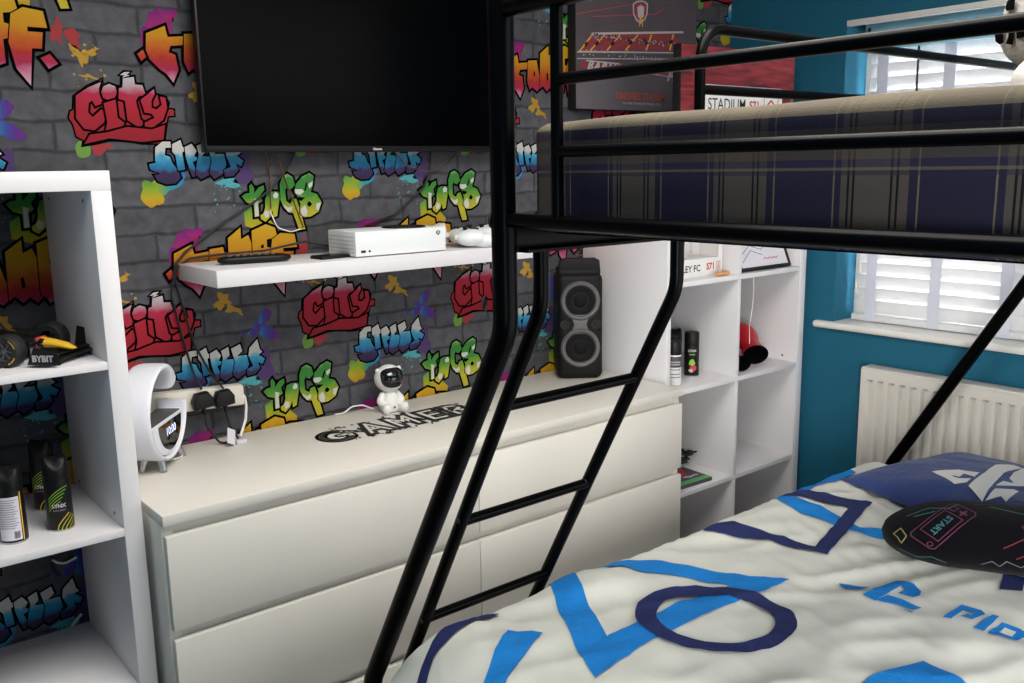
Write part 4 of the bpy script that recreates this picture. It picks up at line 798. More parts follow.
# ------------------------------------------------------------------ spray cans
def can(loc, rz, kind, label, cat='spray can', h=.155, r=.0252):
    c = thing('spray_can', label, cat, loc, rz)
    hb = h*.68
    bm = newbm(); lathe(bm, [(0, .002), (r*.9, .001), (r, .004), (r, hb), (r*.97, hb+.004), (r*.86, hb+.010), (0, hb+.010)], (0, 0, 0), 28); obj('can', bm, 'wplas' if kind == 'silver' else 'tvb', c, False)
    bm = newbm(); lathe(bm, [(r*.99, 0), (r*1.0, .0035), (r*.96, .004)], (0, 0, 0), 28); obj('base_rim', bm, 'silver', c, False)
    bm = newbm()
    if kind in ('lime', 'paper'):
        n = 28; top = []
        rings = []
        for k, (rr, zz) in enumerate([(r*.98, hb+.002), (r*1.0, hb+.01), (r*.99, h*.86), (r*.93, h*.94), (r*.8, h*.985), (0, h)]):
            if rr == 0: rings.append([bm.verts.new((0, 0, h*.985))]); continue
            ring = []
            for i in range(n):
                a = 2*PI*i/n; dip = .018*max(0, math.cos(a+PI/2))**2*max(0, (zz-hb-.01)/(h-hb)) if k > 1 else 0
                ring.append(bm.verts.new((rr*math.cos(a), rr*math.sin(a), zz-dip+.004*math.cos(2*a)*(k > 2))))
            rings.append(ring)
        for a, b in zip(rings, rings[1:]):
            for i in range(n): bm.faces.new((a[i], a[(i+1) % n], b[(i+1) % n], b[i]) if len(b) > 1 else (a[i], a[(i+1) % n], b[0]))
    else:
        lathe(bm, [(r*.98, hb+.002), (r, hb+.008), (r, h-.006), (r*.92, h-.001), (r*.6, h), (0, h-.002)], (0, 0, 0), 28)
    obj('cap', bm, 'tvb', c, False)
    F = lambda u, v, l: ((r+l)*math.sin(u/r), -(r+l)*math.cos(u/r), v)
    bm = newbm()
    if kind == 'lime':
        for k in range(5): emit(bm, strokes([[(-.020+q*.004, hb*.90-k*.0062-.026*(1-q/11)**2) for q in range(11-k)]], .0014), F, .0004, 0, .004)
        for k in range(5): emit(bm, strokes([[(-.006+k*.0062+q*.003, .005+.034*(q/9)**.6-k*.004) for q in range(9)]], .0018), F, .0004, 0 if k % 2 else 1, .004)
        emit(bm, text('LYNX', .010, .0006), lambda u, v, l: F(u, v+hb*.52, l), .0005, 2, .004)
        emit(bm, text('BODY SPRAY', .0042, .0002), lambda u, v, l: F(u, v+hb*.43, l), .0005, 3, .004)
        obj('print', bm, ['lgreen', 'gold', 'pale', 'txt'], c, False, smooth=0)
    elif kind == 'paper':
        emit(bm, flat([[(-.024, .008), (.020, .008), (.020, hb-.008), (-.024, hb-.008)]]), F, .0003, 0, .004)
        for k in range(13): emit(bm, strokes([[(-.021, hb-.014-k*.0048), (.016-(k*7 % 5)*.002, hb-.014-k*.0048)]], .0012), F, .0006, 1, .004)
        for k in range(8): emit(bm, strokes([[(.006+k*.0014, .012), (.006+k*.0014, .026)]], .0006+(k % 3)*.0002), F, .0007, 2, None)
        emit(bm, flat([[(.022, .006), (.0245, .006), (.0245, hb), (.022, hb)]]), F, .0004, 3, .004)
        obj('label', bm, ['label', 'txt', 'txtk', 'gold'], c, False, smooth=0, label='white paper back label')
    elif kind == 'fruit':
        emit(bm, text('LYNX', .011, .0006), lambda u, v, l: F(u, v+hb*.86, l), .0005, 0, .004)
        emit(bm, text('AFRICA', .006, .0003), lambda u, v, l: F(u, v+hb*.74, l), .0005, 1, .004)
        emit(bm, flat([blob(0, .05, .010, .012, seed=3)]), F, .0004, 1, .004); emit(bm, flat([blob(.004, .03, .011, .012, seed=4)]), F, .0005, 2, .004); emit(bm, flat([blob(-.004, .022, .008, .006, seed=5)]), F, .0006, 0, .004)
        obj('print', bm, ['pale', 'lgreen', 'cred'], c, False, smooth=0)
    elif kind == 'silver':
        emit(bm, flat([[(-.03, hb*.62), (.03, hb*.62), (.03, hb*.98), (-.03, hb*.98)]]), F, .0003, 0, .004); emit(bm, strokes([[(-.02, hb*.55), (.02, hb*.55)], [(-.02, hb*.4), (.016, hb*.4)], [(-.02, hb*.3), (.018, hb*.3)]], .003), F, .0004, 1, .004)
        emit(bm, strokes([[(-.018, hb*.8), (.018, hb*.8)], [(-.018, hb*.72), (.018, hb*.72)]], .004), F, .0006, 2, .004)
        obj('print', bm, ['grey', 'txt', 'pale'], c, False, smooth=0)
    return c
z2 = SH[2]
can((-.147, -.297, z2), math.radians(-14), 'lime', 'black spray can with lime stripes at the front of the left unit')
can((-.140, -.148, z2), math.radians(-30), 'lime', 'black spray can with lime stripes standing behind the front striped can')
can((-.236, -.306, z2), math.radians(-22), 'paper', 'black spray can with a white back label in the left unit')
can((-.245, -.160, z2), math.radians(20), 'fruit', 'black spray can at the left picture edge, behind the white-labelled can')
can((1.735, -.325, z2), math.radians(-40), 'silver', 'pale spray can with black cap in the right shelving unit', r=.024, h=.150)
can((1.888, -.272, z2), math.radians(-46), 'fruit', 'black spray can with a red and green print, right-hand in its cube')
can((1.888, -.195, z2), math.radians(-40), 'lime', 'black spray can with lime stripes at the back of the right unit')
# ------------------------------------------------------------------ toy racing car
rc = thing('toy_racing_car', 'black toy racing car with yellow nose in the left shelving unit', 'toy car', (-.208, -.203, SH[3]), math.radians(-46))
bm = newbm()
sec = [(-.17, .020, .02, .055), (-.12, .028, .02, .075), (-.06, .040, .018, .070), (-.02, .042, .018, .062), (.03, .030, .02, .056), (.07, .020, .024, .050), (.11, .0155, .026, .044)]
rings = []
for x, w, z0, z1 in sec:
    rings.append([bm.verts.new((x, math.copysign(abs(math.cos(q))**.7, math.cos(q))*w, (z0+z1)/2+math.copysign(abs(math.sin(q))**.7, math.sin(q))*(z1-z0)/2)) for q in [2*PI*k/16 for k in range(16)]])
for a, b in zip(rings, rings[1:]):
    for k in range(16): bm.faces.new((a[k], a[(k+1) % 16], b[(k+1) % 16], b[k]))
bm.faces.new(rings[0][::-1]); bm.faces.new(rings[-1])
for s in (-1, 1): box(bm, -.11, .0, s*.028-.03, s*.028+.03, .016, .052, .012)
box(bm, -.14, .02, -.055, .055, .010, .016, .002)
bmesh.ops.recalc_face_normals(bm, faces=bm.faces); obj('body', bm, 'tvb', rc, False, smooth=50)
bm = newbm(); rings = []
for x, w, z0, z1 in [(.100, .0165, .025, .0465), (.125, .0145, .025, .042), (.15, .012, .022, .036), (.165, .008, .021, .029), (.17, .003, .023, .026)]:
    rings.append([bm.verts.new((x, math.cos(q)*w, (z0+z1)/2+math.sin(q)*(z1-z0)/2)) for q in [2*PI*k/14 for k in range(14)]])
for a, b in zip(rings, rings[1:]):
    for k in range(14): bm.faces.new((a[k], a[(k+1) % 14], b[(k+1) % 14], b[k]))
bm.faces.new(rings[-1]); bm.faces.new(rings[0][::-1]); bmesh.ops.recalc_face_normals(bm, faces=bm.faces); obj('nose_cone', bm, 'gold', rc, False, smooth=50, label='yellow nose cone')
bm = newbm(); box(bm, .092, .101, -.0168, .0168, .026, .0475, .004); obj('nose_stripe', bm, 'cred', rc, False, label='red nose stripe')
bm = newbm(); box(bm, .135, .175, -.082, .082, .010, .014, .001); box(bm, .125, .16, -.08, .08, .017, .0195, .001)
for s in (-1, 1): prism(bm, ([(.118, .006), (.187, .006), (.182, .030), (.135, .040)] if s < 0 else [(.115, .006), (.190, .006), (.184, .040), (.125, .056)]), lambda u, v, w, s=s: (u, s*.082+w-.001, v), .002)
fw = obj('front_wing', bm, 'tvb', rc, False)
bm = newbm(); emit(bm, text('BYBIT', .017, .0008), lambda u, v, l: (.152+u, -.0832-l, .018+v), .0004); emit(bm, text('ORACLE', .010, .0005), lambda u, v, l: (-.02+u, -.0587-l, .040+v), .0003)
box(bm, .0, .11, -.058, -.0565, .016, .046, .0005, mi=1); obj('side_board', bm, ['pale', 'tvb'], rc, False, smooth=0, label='black side board with white lettering')
bm = newbm(); box(bm, -.19, -.15, -.06, .06, .082, .087, .001)
for s in (-1, 1): box(bm, -.195, -.145, s*.061-.001, s*.061+.001, .04, .095, .0005)
obj('rear_wing', bm, 'tvb', rc, False)
bm = newbm(); tube(bm, fillet([(-.055, -.026, .066), (-.045, -.024, .084), (.0, 0, .088), (-.045, .024, .084), (-.055, .026, .066)], .02), .003, 8); tube(bm, [(0, 0, .088), (.022, 0, .06)], .0025, 8); obj('halo', bm, 'tvb', rc, False)
bm = newbm(); sph(bm, (-.035, 0, .072), .015, seg=14); obj('driver_helmet', bm, 'gold', rc, False)
for x in (-.125, .075):
    for s in (-1, 1):
        w = .034 if x > 0 else .042
        bm = newbm(); X = Matrix.Translation((x, s*.072, .032)) @ Matrix.Rotation(PI/2*(-s), 4, 'X')
        lathe(bm, [(.017, -w/2), (.028, -w/2), (.032, -w/2+.005), (.032, w/2-.005), (.028, w/2), (.019, w/2)], (0, 0, 0), 32, 0, X); wh = obj('wheel', bm, 'rubber', rc, False)
        bm = newbm(); lathe(bm, [(.019, w/2-.001), (.016, w/2-.008), (.006, w/2-.006), (.004, w/2-.002), (0, w/2-.002)], (0, 0, 0), 20, 0, X)
        for k in range(7):
            a = 2*PI*k/7; tube(bm, [X @ Vector((.005*math.cos(a), .005*math.sin(a), w/2-.004)), X @ Vector((.017*math.cos(a), .017*math.sin(a), w/2-.003))], .0016, 6)
        obj('rim', bm, 'grey', wh, False)
        bm = newbm()
        for a0 in (.3, 1.9, 3.5, 5.1): emit(bm, strokes([[(.0255*math.cos(a0+q*.1), .0255*math.sin(a0+q*.1)) for q in range(8)]], .0026), lambda u, v, l: X @ Vector((u, v, w/2+l+.0002)), .0004)
        obj('tyre_mark', bm, 'gold', wh, False, smooth=0)
        bm = newbm()
        for dx in (-.012, .012): tube(bm, [(x+dx*2, s*.018, .040), (x+dx, s*.058, .034)], .002, 6)
        obj('suspension_arm', bm, 'tvb', rc, False)
cord('wall_cord', [(-.115, -.010, .565), (-.106, -.010, .555), (-.089, -.010, .548), (-.062, -.010, .556)], .0028, 'wcable', 'white cord loop on the wall behind the left unit, under the can shelf', 'cable')
cord('wall_cord', [(-.10, -.010, .376), (-.09, -.010, .386), (-.065, -.010, .41)], .0035, 'wcable', 'white cord slanting up the wall behind the lowest visible cube', 'cable')
# ------------------------------------------------------------------ right shelving unit contents
db = thing('display_box', 'white display box with clear window and red S71 lettering', 'display box', (1.80, -.30, SH[3]))
bx0, bx1, byf, byb, bz0, bz1 = 1.655, 1.950, -.345, -.255, SH[3], SH[3]+.24
bm = newbm(); box(bm, bx0, bx1, byf, byb, bz0, bz0+.062, .003); box(bm, bx0, bx1, byf, byb, bz1-.03, bz1, .003)
for x in (bx0, bx1-.022): box(bm, x, x+.022, byf, byb, bz0+.06, bz1-.028, .002)
box(bm, bx0+.02, bx1-.02, byb-.006, byb, bz0+.06, bz1-.028)
obj('frame', bm, 'wplas', db)
bm = newbm(); box(bm, bx0+.022, bx1-.022, byf+.004, byf+.006, bz0+.062, bz1-.03); obj('clear_window', bm, 'glass', db, smooth=0)
bm = newbm()
for k in range(5): emit(bm, strokes([[(bx0+.05+k*.045, bz0+.075), (bx0+.09+k*.035, bz0+.12), (bx0+.06+k*.05, bz0+.17)]], .012), lambda u, v, l: (u, byb-.006-l, v), .001, k % 2)
obj('contents', bm, ['label', 'txt'], db, smooth=0)
bm = newbm(); FB = lambda u, v, l: (u, byf-l, v)
emit(bm, xf(text('BARNSLEY FC', .030, .0006), (bx0+.088, bz0+.030), 0), FB, .0006, 0); obj('lettering', bm, 'txtk', db, smooth=0); bm = newbm(); emit(bm, xf(text('S71', .030, .001), (bx0+.232, bz0+.032), 0), FB, .0006, 1)
emit(bm, strokes([[(bx0+.263, bz0+.046), (bx0+.281, bz0+.046), (bx0+.281, bz0+.026), (bx0+.272, bz0+.016), (bx0+.263, bz0+.026)]], .0018, True), FB, .0006, 1); emit(bm, strokes([[(bx0+.267, bz0+.024), (bx0+.272, bz0+.042), (bx0+.277, bz0+.024)]], .002), FB, .0006, 1)
obj('red_lettering', bm, ['txtk', 'cred'], db, smooth=0)
bm = newbm(); tube(bm, [(1.885, -.372, SH[3]+.008), (1.93, -.378, SH[3]+.008)], .0075, 12); tube(bm, [(1.925, -.388, SH[3]+.009), (1.932, -.366, SH[3]+.009)], .0085, 12); single('wooden_peg', bm, 'wood', 'small pale wooden peg in front of the display box', 'wooden peg', (1.91, -.375, SH[3]))
pf = thing('picture_frame', 'thin black picture frame with pale print leaning in the right-hand top cube', 'picture frame', (2.165, -.36, SH[3]))
lean = math.radians(-22)
def PF(x, y, z): return (2.165+x, -.372+y*math.cos(lean)-z*math.sin(lean), SH[3]+.0055+y*math.sin(lean)*1+z*math.cos(lean))
def pbox(bm, *a, mi=0):
    t = bmesh.new(); box(t, *a)
    for v in t.verts: v.co = Vector(PF(*v.co))
    add(bm, t, mi)
bm = newbm(); w, h = .145, .21
pbox(bm, -w, w, 0, .014, 0, .010); pbox(bm, -w, w, 0, .014, h-.010, h); pbox(bm, -w, -w+.010, 0, .014, .010, h-.010); pbox(bm, w-.010, w, 0, .014, .010, h-.010); obj('frame', bm, 'black_edge', pf)
bm = newbm(); pbox(bm, -w+.010, w-.010, .004, .010, .010, h-.010)
for l in ([(-.12, .03), (-.06, .07), (.0, .05)], [(-.1, .1), (0, .07), (.1, .12)], [(-.11, .06), (-.02, .11), (.06, .17)]): emit(bm, strokes([l], .003), lambda u, v, k: PF(u, .004-k, v), .0006, 1)
emit(bm, strokes([[(.0+q*.012, .034+.006*(q % 2)) for q in range(8)]], .003), lambda u, v, k: PF(u, .004-k, v), .0006, 2)
obj('print', bm, ['label', 'txt', 'cred'], pf, smooth=0)
cord('hanging_wire', [(2.052, -.398, SH[3]-.002), (2.053, -.40, 1.03), (2.05, -.398, .97), (2.035, -.40, .91), (2.045, -.396, .85)], .0012, 'wcable', 'thin white wire dangling from the top shelf over the red gloves', 'wire')
def glove(loc, rz, label, sc, tilt):
    g = thing('boxing_glove', label, 'boxing glove', loc, rz, 'red boxing gloves')
    X = Matrix.Rotation(tilt, 4, 'Y') @ Matrix.Scale(sc, 4)
    pr = [(-.16, 0), (-.155, .025), (-.13, .046), (-.09, .056), (-.04, .054), (.0, .044), (.03, .040), (.07, .046), (.11, .050)]
    bm = newbm(); rings = []
    for x, r in pr:
        rings.append([bm.verts.new((X @ Vector((x, 1.05*r*math.cos(q)*(1+.05*math.sin(3*q+x*40)), .88*r*math.sin(q)+.0)))) for q in [2*PI*k/22 for k in range(22)]])
    for a, b in zip(rings, rings[1:]):
        for k in range(22): bm.faces.new((a[k], b[k], b[(k+1) % 22], a[(k+1) % 22]))
    bmesh.ops.remove_doubles(bm, verts=bm.verts, dist=1e-5)
    bmesh.ops.recalc_face_normals(bm, faces=bm.faces); obj('shell', bm, 'rglove', g, False, smooth=70)
    bm = newbm(); tube(bm, [X @ Vector(p) for p in fillet([(-.03, -.045, -.01), (-.075, -.070, -.012), (-.13, -.062, -.012)], .04)], [.016]+[.02]*9+[.013], 12); obj('thumb', bm, 'rglove', g, False, smooth=70)
    bm = newbm(); Y = X @ Matrix.Rotation(PI/2, 4, 'Y'); t = newbm(); lathe(t, [(.050, .108), (.053, .111), (.050, .114), (.044, .112), (.040, .08), (.03, .05), (0, .045)], (0, 0, 0), 22, 0, Y @ Matrix.Diagonal((.88, 1.05, 1, 1))); add(bm, t); obj('lining', bm, 'lining', g, False, smooth=70, label='black cuff lining')
glove((2.18, -.292, SH[2]+.077), math.radians(-126), 'red boxing glove with black cuff opening, on top in the right unit', .82, math.radians(16))
glove((2.075, -.302, SH[2]+.036), math.radians(-112), 'red boxing glove lying underneath the other red glove', .62, math.radians(3))
gs = thing('game_case', 'flat game case with green band in the lower right cube', 'game case', (1.80, -.30, SH[1]), math.radians(-3))
bm = newbm(); box(bm, -.085, .085, -.075, .062, 0, .013, .002); obj('case', bm, 'grey', gs, False)
bm = newbm(); F = lambda u, v, l: (u, v, .013+l)
emit(bm, flat([[(-.084, -.074), (.084, -.074), (.084, -.047), (-.084, -.047)]]), F, .0006, 0); emit(bm, flat([[(-.084, -.046), (.084, -.046), (.084, .06), (-.084, .06)]]), F, .0005, 1)
emit(bm, flat([blob(.01, .02, .05, .02, seed=6, irr=.4)]), F, .0008, 2); emit(bm, flat([blob(.03, -.025, .03, .008, seed=7, irr=.5)]), F, .0008, 3)
MT['casegreen'] = M('case_green', '55b86a', .4); MT['caseart'] = M('case_art', '4a4247', .4, var=.4, scale=60)
obj('cover', bm, ['casegreen', 'caseart', 'cred', 'label'], gs, False, smooth=0, label='printed cover with green band')
bm = newbm(); pts = []
for k in range(70):
    a = k*.5; r = .032+.006*math.sin(k*1.7); pts.append((1.915+r*math.cos(a)*.8, -.20+r*math.sin(a), SH[1]+.012+.045*(k/70)+.006*math.sin(k*.9)))
tube(bm, pts, .0045, 8); box(bm, 1.93, 1.955, -.235, -.215, SH[1]+.04, SH[1]+.058, .003); tube(bm, [(1.95, -.23, SH[1]+.05), (1.968, -.237, SH[1]+.052)], .004, 8)
single('coiled_cable', bm, 'cable', 'black coiled cable bundle behind the green-banded game case', 'cable', (1.915, -.2, SH[1]), smooth=60)
cord('skirting_cable', [(2.39, -.03, .16), (2.385, -.035, .115), (2.386, -.08, .06), (2.386, -.2, .02), (2.386, -.3, .008)], .004, 'cable', 'black cable on the floor by the blue wall, right of the shelving', 'cable')
# ------------------------------------------------------------------ on top of the right unit
TOP = 1.468
rcv = thing('red_canvas', 'red brushed canvas with dark edges standing on the right shelving unit', 'canvas picture', (2.0, -.35, TOP))
bm = newbm(); box(bm, 1.700, 2.297, -.362, -.330, TOP, TOP+.358, .002); obj('canvas', bm, 'black_edge', rcv)
bm = newbm(); box(bm, 1.702, 2.295, -.3632, -.362, TOP+.002, TOP+.356); obj('painted_face', bm, 'redp', rcv, smooth=0)
sg = thing('street_sign', 'white street sign with black STADIUM lettering in front of red canvas', 'sign', (1.96, -.385, TOP))
bm = newbm(); box(bm, 1.768, 2.190, -.392, -.380, TOP, TOP+.238, .004); obj('board', bm, 'wplas', sg)
bm = newbm(); F = lambda u, v, l: (u, -.392-l, v)
emit(bm, xf(text('STADIUM', .050, .0002, wide=.92), (1.892, 1.645)), F, .0008, 0); obj('lettering', bm, 'txtk', sg, smooth=0); bm = newbm(); emit(bm, xf(text('S71', .038, .001), (2.035, 1.645)), F, .0008, 1)
emit(bm, strokes([[(2.085, 1.675), (2.165, 1.675), (2.160, 1.635), (2.125, 1.605), (2.09, 1.635)]], .004, True), F, .0008, 2); emit(bm, strokes([[(2.105, 1.65), (2.125, 1.665), (2.145, 1.65)]], .006), F, .0008, 1)
obj('red_lettering', bm, ['txtk', 'cred', 'wood'], sg, smooth=0)
# poster canvas
po = thing('stadium_canvas', 'dark canvas print of an empty red football stand on the wall', 'canvas picture', (1.86, -.02, 1.645))
bm = newbm(); box(bm, 1.562, 2.16, -.040, -.003, 1.645, 2.045, .001); obj('canvas', bm, 'black_edge', po)
bm = newbm(); F = lambda u, v, l: (u, -.040-l, v); L = .0004
def cl(polys): return clip(flat(polys), 1.563, 2.159, 1.646, 2.044)
emit(bm, flat([[(1.563, 1.646), (2.159, 1.646), (2.159, 2.044), (1.563, 2.044)]]), F, L, 0)
for k, (key, mi) in enumerate((('pitch', 1), ('seat', 2), ('pale', 3), ('aisle', 4), ('gate', 5), ('lines', 6))):
    for p in POST[key]: emit(bm, cl([p]), F, L*(2+k), mi)
for p, mi, k in zip(POST['crest'], (3, 2, 3), (8, 9, 10)): emit(bm, cl([p]), F, L*k, mi)
emit(bm, xf(strokes([[(-.008, -.02), (0, .018), (.008, -.02)], [(-.008, 0), (.008, 0)]], .004), (1.864, 1.945)), F, L*11, 4)
emit(bm, xf(text('OAKWELL STADIUM', .034, .0010, wide=.80), (1.868, 1.692)), F, L*9, 7); emit(bm, xf(text('THE HOME OF BARNSLEY FOOTBALL CLUB', .010, .0002), (1.872, 1.669)), F, L*9, 3)
t = text('BARNSLEY', .042, .002, .35, 'LEFT', 1.25); emit(bm, xf(t, (1.61, 1.784), -.05), F, L*10, 3); t = text('F.C.', .048, .003, .35, 'LEFT', 1.3); emit(bm, xf(t, (2.0, 1.768), -.05), F, L*10, 3)
r = random.Random(9)
for k in range(150):
    x, z = r.uniform(1.63, 2.14), 1.877+r.gauss(0, .004); emit(bm, flat([blob(x, z, r.uniform(.001, .004), n=6, seed=k)]), F, L*9, 3 if k % 3 else 5)
for k in range(60): emit(bm, flat([blob(r.uniform(1.59, 2.13), 1.825+r.gauss(0, .006), r.uniform(.001, .003), n=6, seed=k)]), F, L*9, 3)
obj('printed_face', bm, ['canvas', 'pitch', 'seat', 'pale', 'gold', 'black_edge', 'cred', 'lred'], po, smooth=0)
# ------------------------------------------------------------------ triple-sleeper bunk bed
XF, XH, YP, YB, YL = .28, 2.28, -1.248, -2.18, -.80
bk = thing('bunk_bed', 'black tubular metal bunk bed with a sloping ladder', 'bunk bed', (1.28, -1.5, 0))
RP = .0187
def vbolt(p, d):
    bm = newbm(); lathe(bm, [(0, .005), (.006, .005), (.011, .003), (.012, 0)], (0, 0, 0), 16, 0, Matrix.Translation(p) @ d); return bm
LEG = [(-1.248, 1.285), (-1.235, 1.255), (-.806, .462), (YL, .435)]
for x in (XF, XH):
    pts = fillet([(x, YP, 1.745), (x, YP, 1.221), (x, YL, .453), (x, YL, .008)], .10, 10)
    bm = newbm(); tube(bm, pts, RP, 20); post = obj('front_post', bm, 'steel', bk, smooth=60)
    bm = newbm(); lathe(bm, [(RP+.002, 0), (RP+.003, .012), (RP+.001, .014), (0, .014)], (x, YL, 0), 16); obj('foot_cap', bm, 'rubber', post)
    bm = newbm(); tube(bm, [(x, YB, 1.745), (x, YB, .008)], RP, 20); post = obj('rear_post', bm, 'steel', bk, smooth=60)
    bm = newbm(); lathe(bm, [(RP+.002, 0), (RP+.003, .012), (RP+.001, .014), (0, .014)], (x, YB, 0), 16); obj('foot_cap', bm, 'rubber', post)
    # end rails and uprights
    bm = newbm(); tube(bm, [(x, YP, 1.677), (x, YB, 1.677)], .0125, 14); obj('end_rail', bm, 'steel', bk, smooth=60)
    for z, r in ((1.5735, .0078), (1.4805, .0078)):
        bm = newbm(); tube(bm, [(x, -1.364, z), (x, -2.064, z)], r, 14); obj('end_rail', bm, 'steel', bk, smooth=60)
    bm = newbm(); tube(bm, [(x, YP, 1.386), (x, YB, 1.386)], .0105, 14); obj('end_rail', bm, 'steel', bk, smooth=60)
    for y in (-1.364, -2.064):
        bm = newbm(); tube(bm, [(x, y, 1.677), (x, y, 1.386)], .0085, 14); obj('upright', bm, 'steel', bk, smooth=60)
    # lower end frame
    for z in (.36, .20):
        bm = newbm(); tube(bm, [(x, YL, z), (x, YB, z)], .0125, 12); obj('lower_end_rail', bm, 'steel', bk, smooth=60)
sgn = Matrix.Rotation(-PI/2, 4, 'Y')
for z in (1.386, 1.262):
    y = YP if z > 1.3 else -1.229
    obj('bolt_cap', vbolt((XF-RP*.55, y+RP*.8, z), Matrix.Rotation(math.radians(40), 4, 'Z') @ Matrix.Rotation(-PI/2, 4, 'X')), 'rubber', bk)
for y, n in ((YP, 1), (YB, -1)):
    bm = newbm(); box(bm, XF+.012, XH-.012, y-.012, y+.012, 1.338, 1.388, .004); box(bm, XF+.02, XH-.02, y-n*.014-.016, y-n*.014+.016, 1.3385, 1.3425); obj('side_rail', bm, 'steel', bk)
for y in (YL, YB):
    bm = newbm(); box(bm, XF+.012, XH-.012, y-.012, y+.012, .29, .34, .004); obj('lower_side_rail', bm, 'steel', bk)
for k in range(13):
    x = XF+.11+k*.149
    bm = newbm(); box(bm, x-.02, x+.02, YB+.01, YP-.01, 1.362, 1.3665, .001); obj('slat', bm, 'steel', bk)
    bm = newbm(); box(bm, x-.02, x+.02, YB+.01, YL-.01, .292, .302, .002); obj('lower_slat', bm, 'steel', bk)
# guard rails
for y in (YP, YB):
    a = .713 if y == YP else XF
    pts = fillet([(a, y, 1.386), (a, y, 1.687), (XH, y, 1.687)], .062, 10) if y == YP else [(XF, y, 1.687), (XH, y, 1.687)]
    bm = newbm(); tube(bm, pts, .0095, 14); obj('guard_rail', bm, 'steel', bk, smooth=60)
    bm = newbm(); tube(bm, [(a, y, 1.586), (XH, y, 1.586)], .0085, 12); obj('guard_bar', bm, 'steel', bk, smooth=60)
# ladder
for x in (.373, .692):
    bm = newbm()
    pts = fillet([(x, -1.222, 1.385), (x, -1.222, 1.245), (x, -.727, .335)], .10, 10)
    tube(bm, pts, .0125, 14); ls = obj('ladder_stringer', bm, 'steel', bk, smooth=60)
    bm = newbm(); box(bm, x-.011, x+.011, -1.237, -1.222, 1.345, 1.388, .003); obj('hook', bm, 'steel', ls)
    for z, y in ((.830, -1.000), (.58, -.865)):
        obj('bolt_head', vbolt((x-.0125, y, z), sgn @ Matrix.Scale(.45, 4)), 'rubber', ls)
for z, y in ((1.068, -1.127), (.825, -.996), (.583, -.866), (.36, -.741)):
    bm = newbm(); tube(bm, [(.373, y, z), (.692, y, z)], .0098, 12); obj('ladder_rung', bm, 'steel', bk, smooth=60)
# ------------------------------------------------------------------ upper mattress
def softbox(x0, x1, y0, y1, z0, z1, r, crown, nx=44, ny=24, nz=8, seed=0):
    t = newbm(); bmesh.ops.create_cube(t, size=2); bmesh.ops.subdivide_edges(t, edges=t.edges[:], cuts=22, use_grid_fill=True)
    cx, cy, cz = (x0+x1)/2, (y0+y1)/2, (z0+z1)/2; hx, hy, hz = (x1-x0)/2, (y1-y0)/2, (z1-z0)/2
    for v in t.verts:
        q = v.co.copy()
        # concentrate rows near the edges
        f = lambda s: math.copysign(1-(1-abs(s))**1.7, s)
        p = Vector((f(q.x)*hx, f(q.y)*hy, f(q.z)*hz))
        c = Vector((max(-hx+r*1.6, min(hx-r*1.6, p.x)), max(-hy+r*1.6, min(hy-r*1.6, p.y)), max(-hz+r, min(hz-r, p.z))))
        d = p-c
        rr = Vector((r*1.6, r*1.6, r))
        dn = Vector((d.x/rr.x, d.y/rr.y, d.z/rr.z))
        if dn.length > 1e-6:
            m = max(abs(dn.x), abs(dn.y), abs(dn.z)); dn = dn.normalized()*m
            p = c+Vector((dn.x*rr.x, dn.y*rr.y, dn.z*rr.z))
        w = max(0, 1-(p.x/hx)**4)*max(0, 1-(p.y/hy)**4)
        p.z += crown*w*(1 if p.z > 0 else .15)
        n = noise.noise(Vector((p.x*5, p.y*5, p.z*5+seed)))*.004
        v.co = Vector((cx, cy, cz))+p+Vector((0, 0, n if p.z > 0 else n*.3))
    return t
bm = softbox(.312, 2.21, -2.15, -1.268, 1.367, 1.523, .017, .026)
single('mattress', bm, 'plaid', 'navy plaid mattress on the upper bunk', 'mattress', (.312, -1.268, 1.367), smooth=180)
bm = softbox(.32, 2.24, -2.15, -.90, .302, .475, .04, .01)
MT['matt'] = M('mattress_ticking', 'd8d4cc', .9, bump=.2)
single('mattress', bm, 'matt', 'pale mattress under the printed duvet of the lower bed', 'mattress', (1.28, -1.5, .302), smooth=180)
# ------------------------------------------------------------------ duvet
ZT, DX, DY, RX, RY = .570, .425, -.955, .165, .10
def arc(d, r):
    if d <= 0: return 0, 0
    q = d/r
    return (r*math.sin(q), r*(1-math.cos(q))) if q < PI/2 else (r, r+d-r*PI/2)
def fold(u, v):
    h = noise.noise(Vector((u*3.2, v*3.2, 1)))*.006
    h += noise.noise(Vector((u*5+v*2, v*9-u*3, 4)))*.005
    a = noise.noise(Vector(((u*.5+v*.9)*11, (u-v)*2.6, 7))); h += .0085*(1-abs(a)*2.2)
    b = noise.noise(Vector(((u*.85-v*.5)*19, (u+v)*4, 11))); h += .0035*(1-abs(b)*2)
    h += .026*math.exp(-((u-.735)/.10)**2-((v+.965)/.075)**2)
    h -= .012*math.exp(-((u-.53)/.1)**2-((v+.98)/.1)**2)
    return h
def drape0(u, v):
    sx, hx = arc(DX-u, RX); sy, hy = arc(v-DY, RY)
    h = math.hypot(hx, hy) if hx and hy else hx+hy
    h = min(h, .30)
    f = fold(u, v)
    s = 1 if h < .02 else max(.25, 1-h*4)
    # a gentle billow on the hanging sides
    k = noise.noise(Vector((u*6, v*6, 20)))*.008*min(1, h*8)
    return Vector((max(u, DX)-0 if u > DX else DX-sx-k*.4*(u < DX), v if v < DY else DY+sy+k*.3, ZT-h+f*s))
def drape(u, v, l):
    p = drape0(u, v)
    if l == 0: return p
    e = .004; n = (drape0(u+e, v)-drape0(u-e, v)).cross(drape0(u, v+e)-drape0(u, v-e))
    return p+n.normalized()*l
U0, U1, V0, V1 = DX-.44, 1.93, -2.14, DY+.34
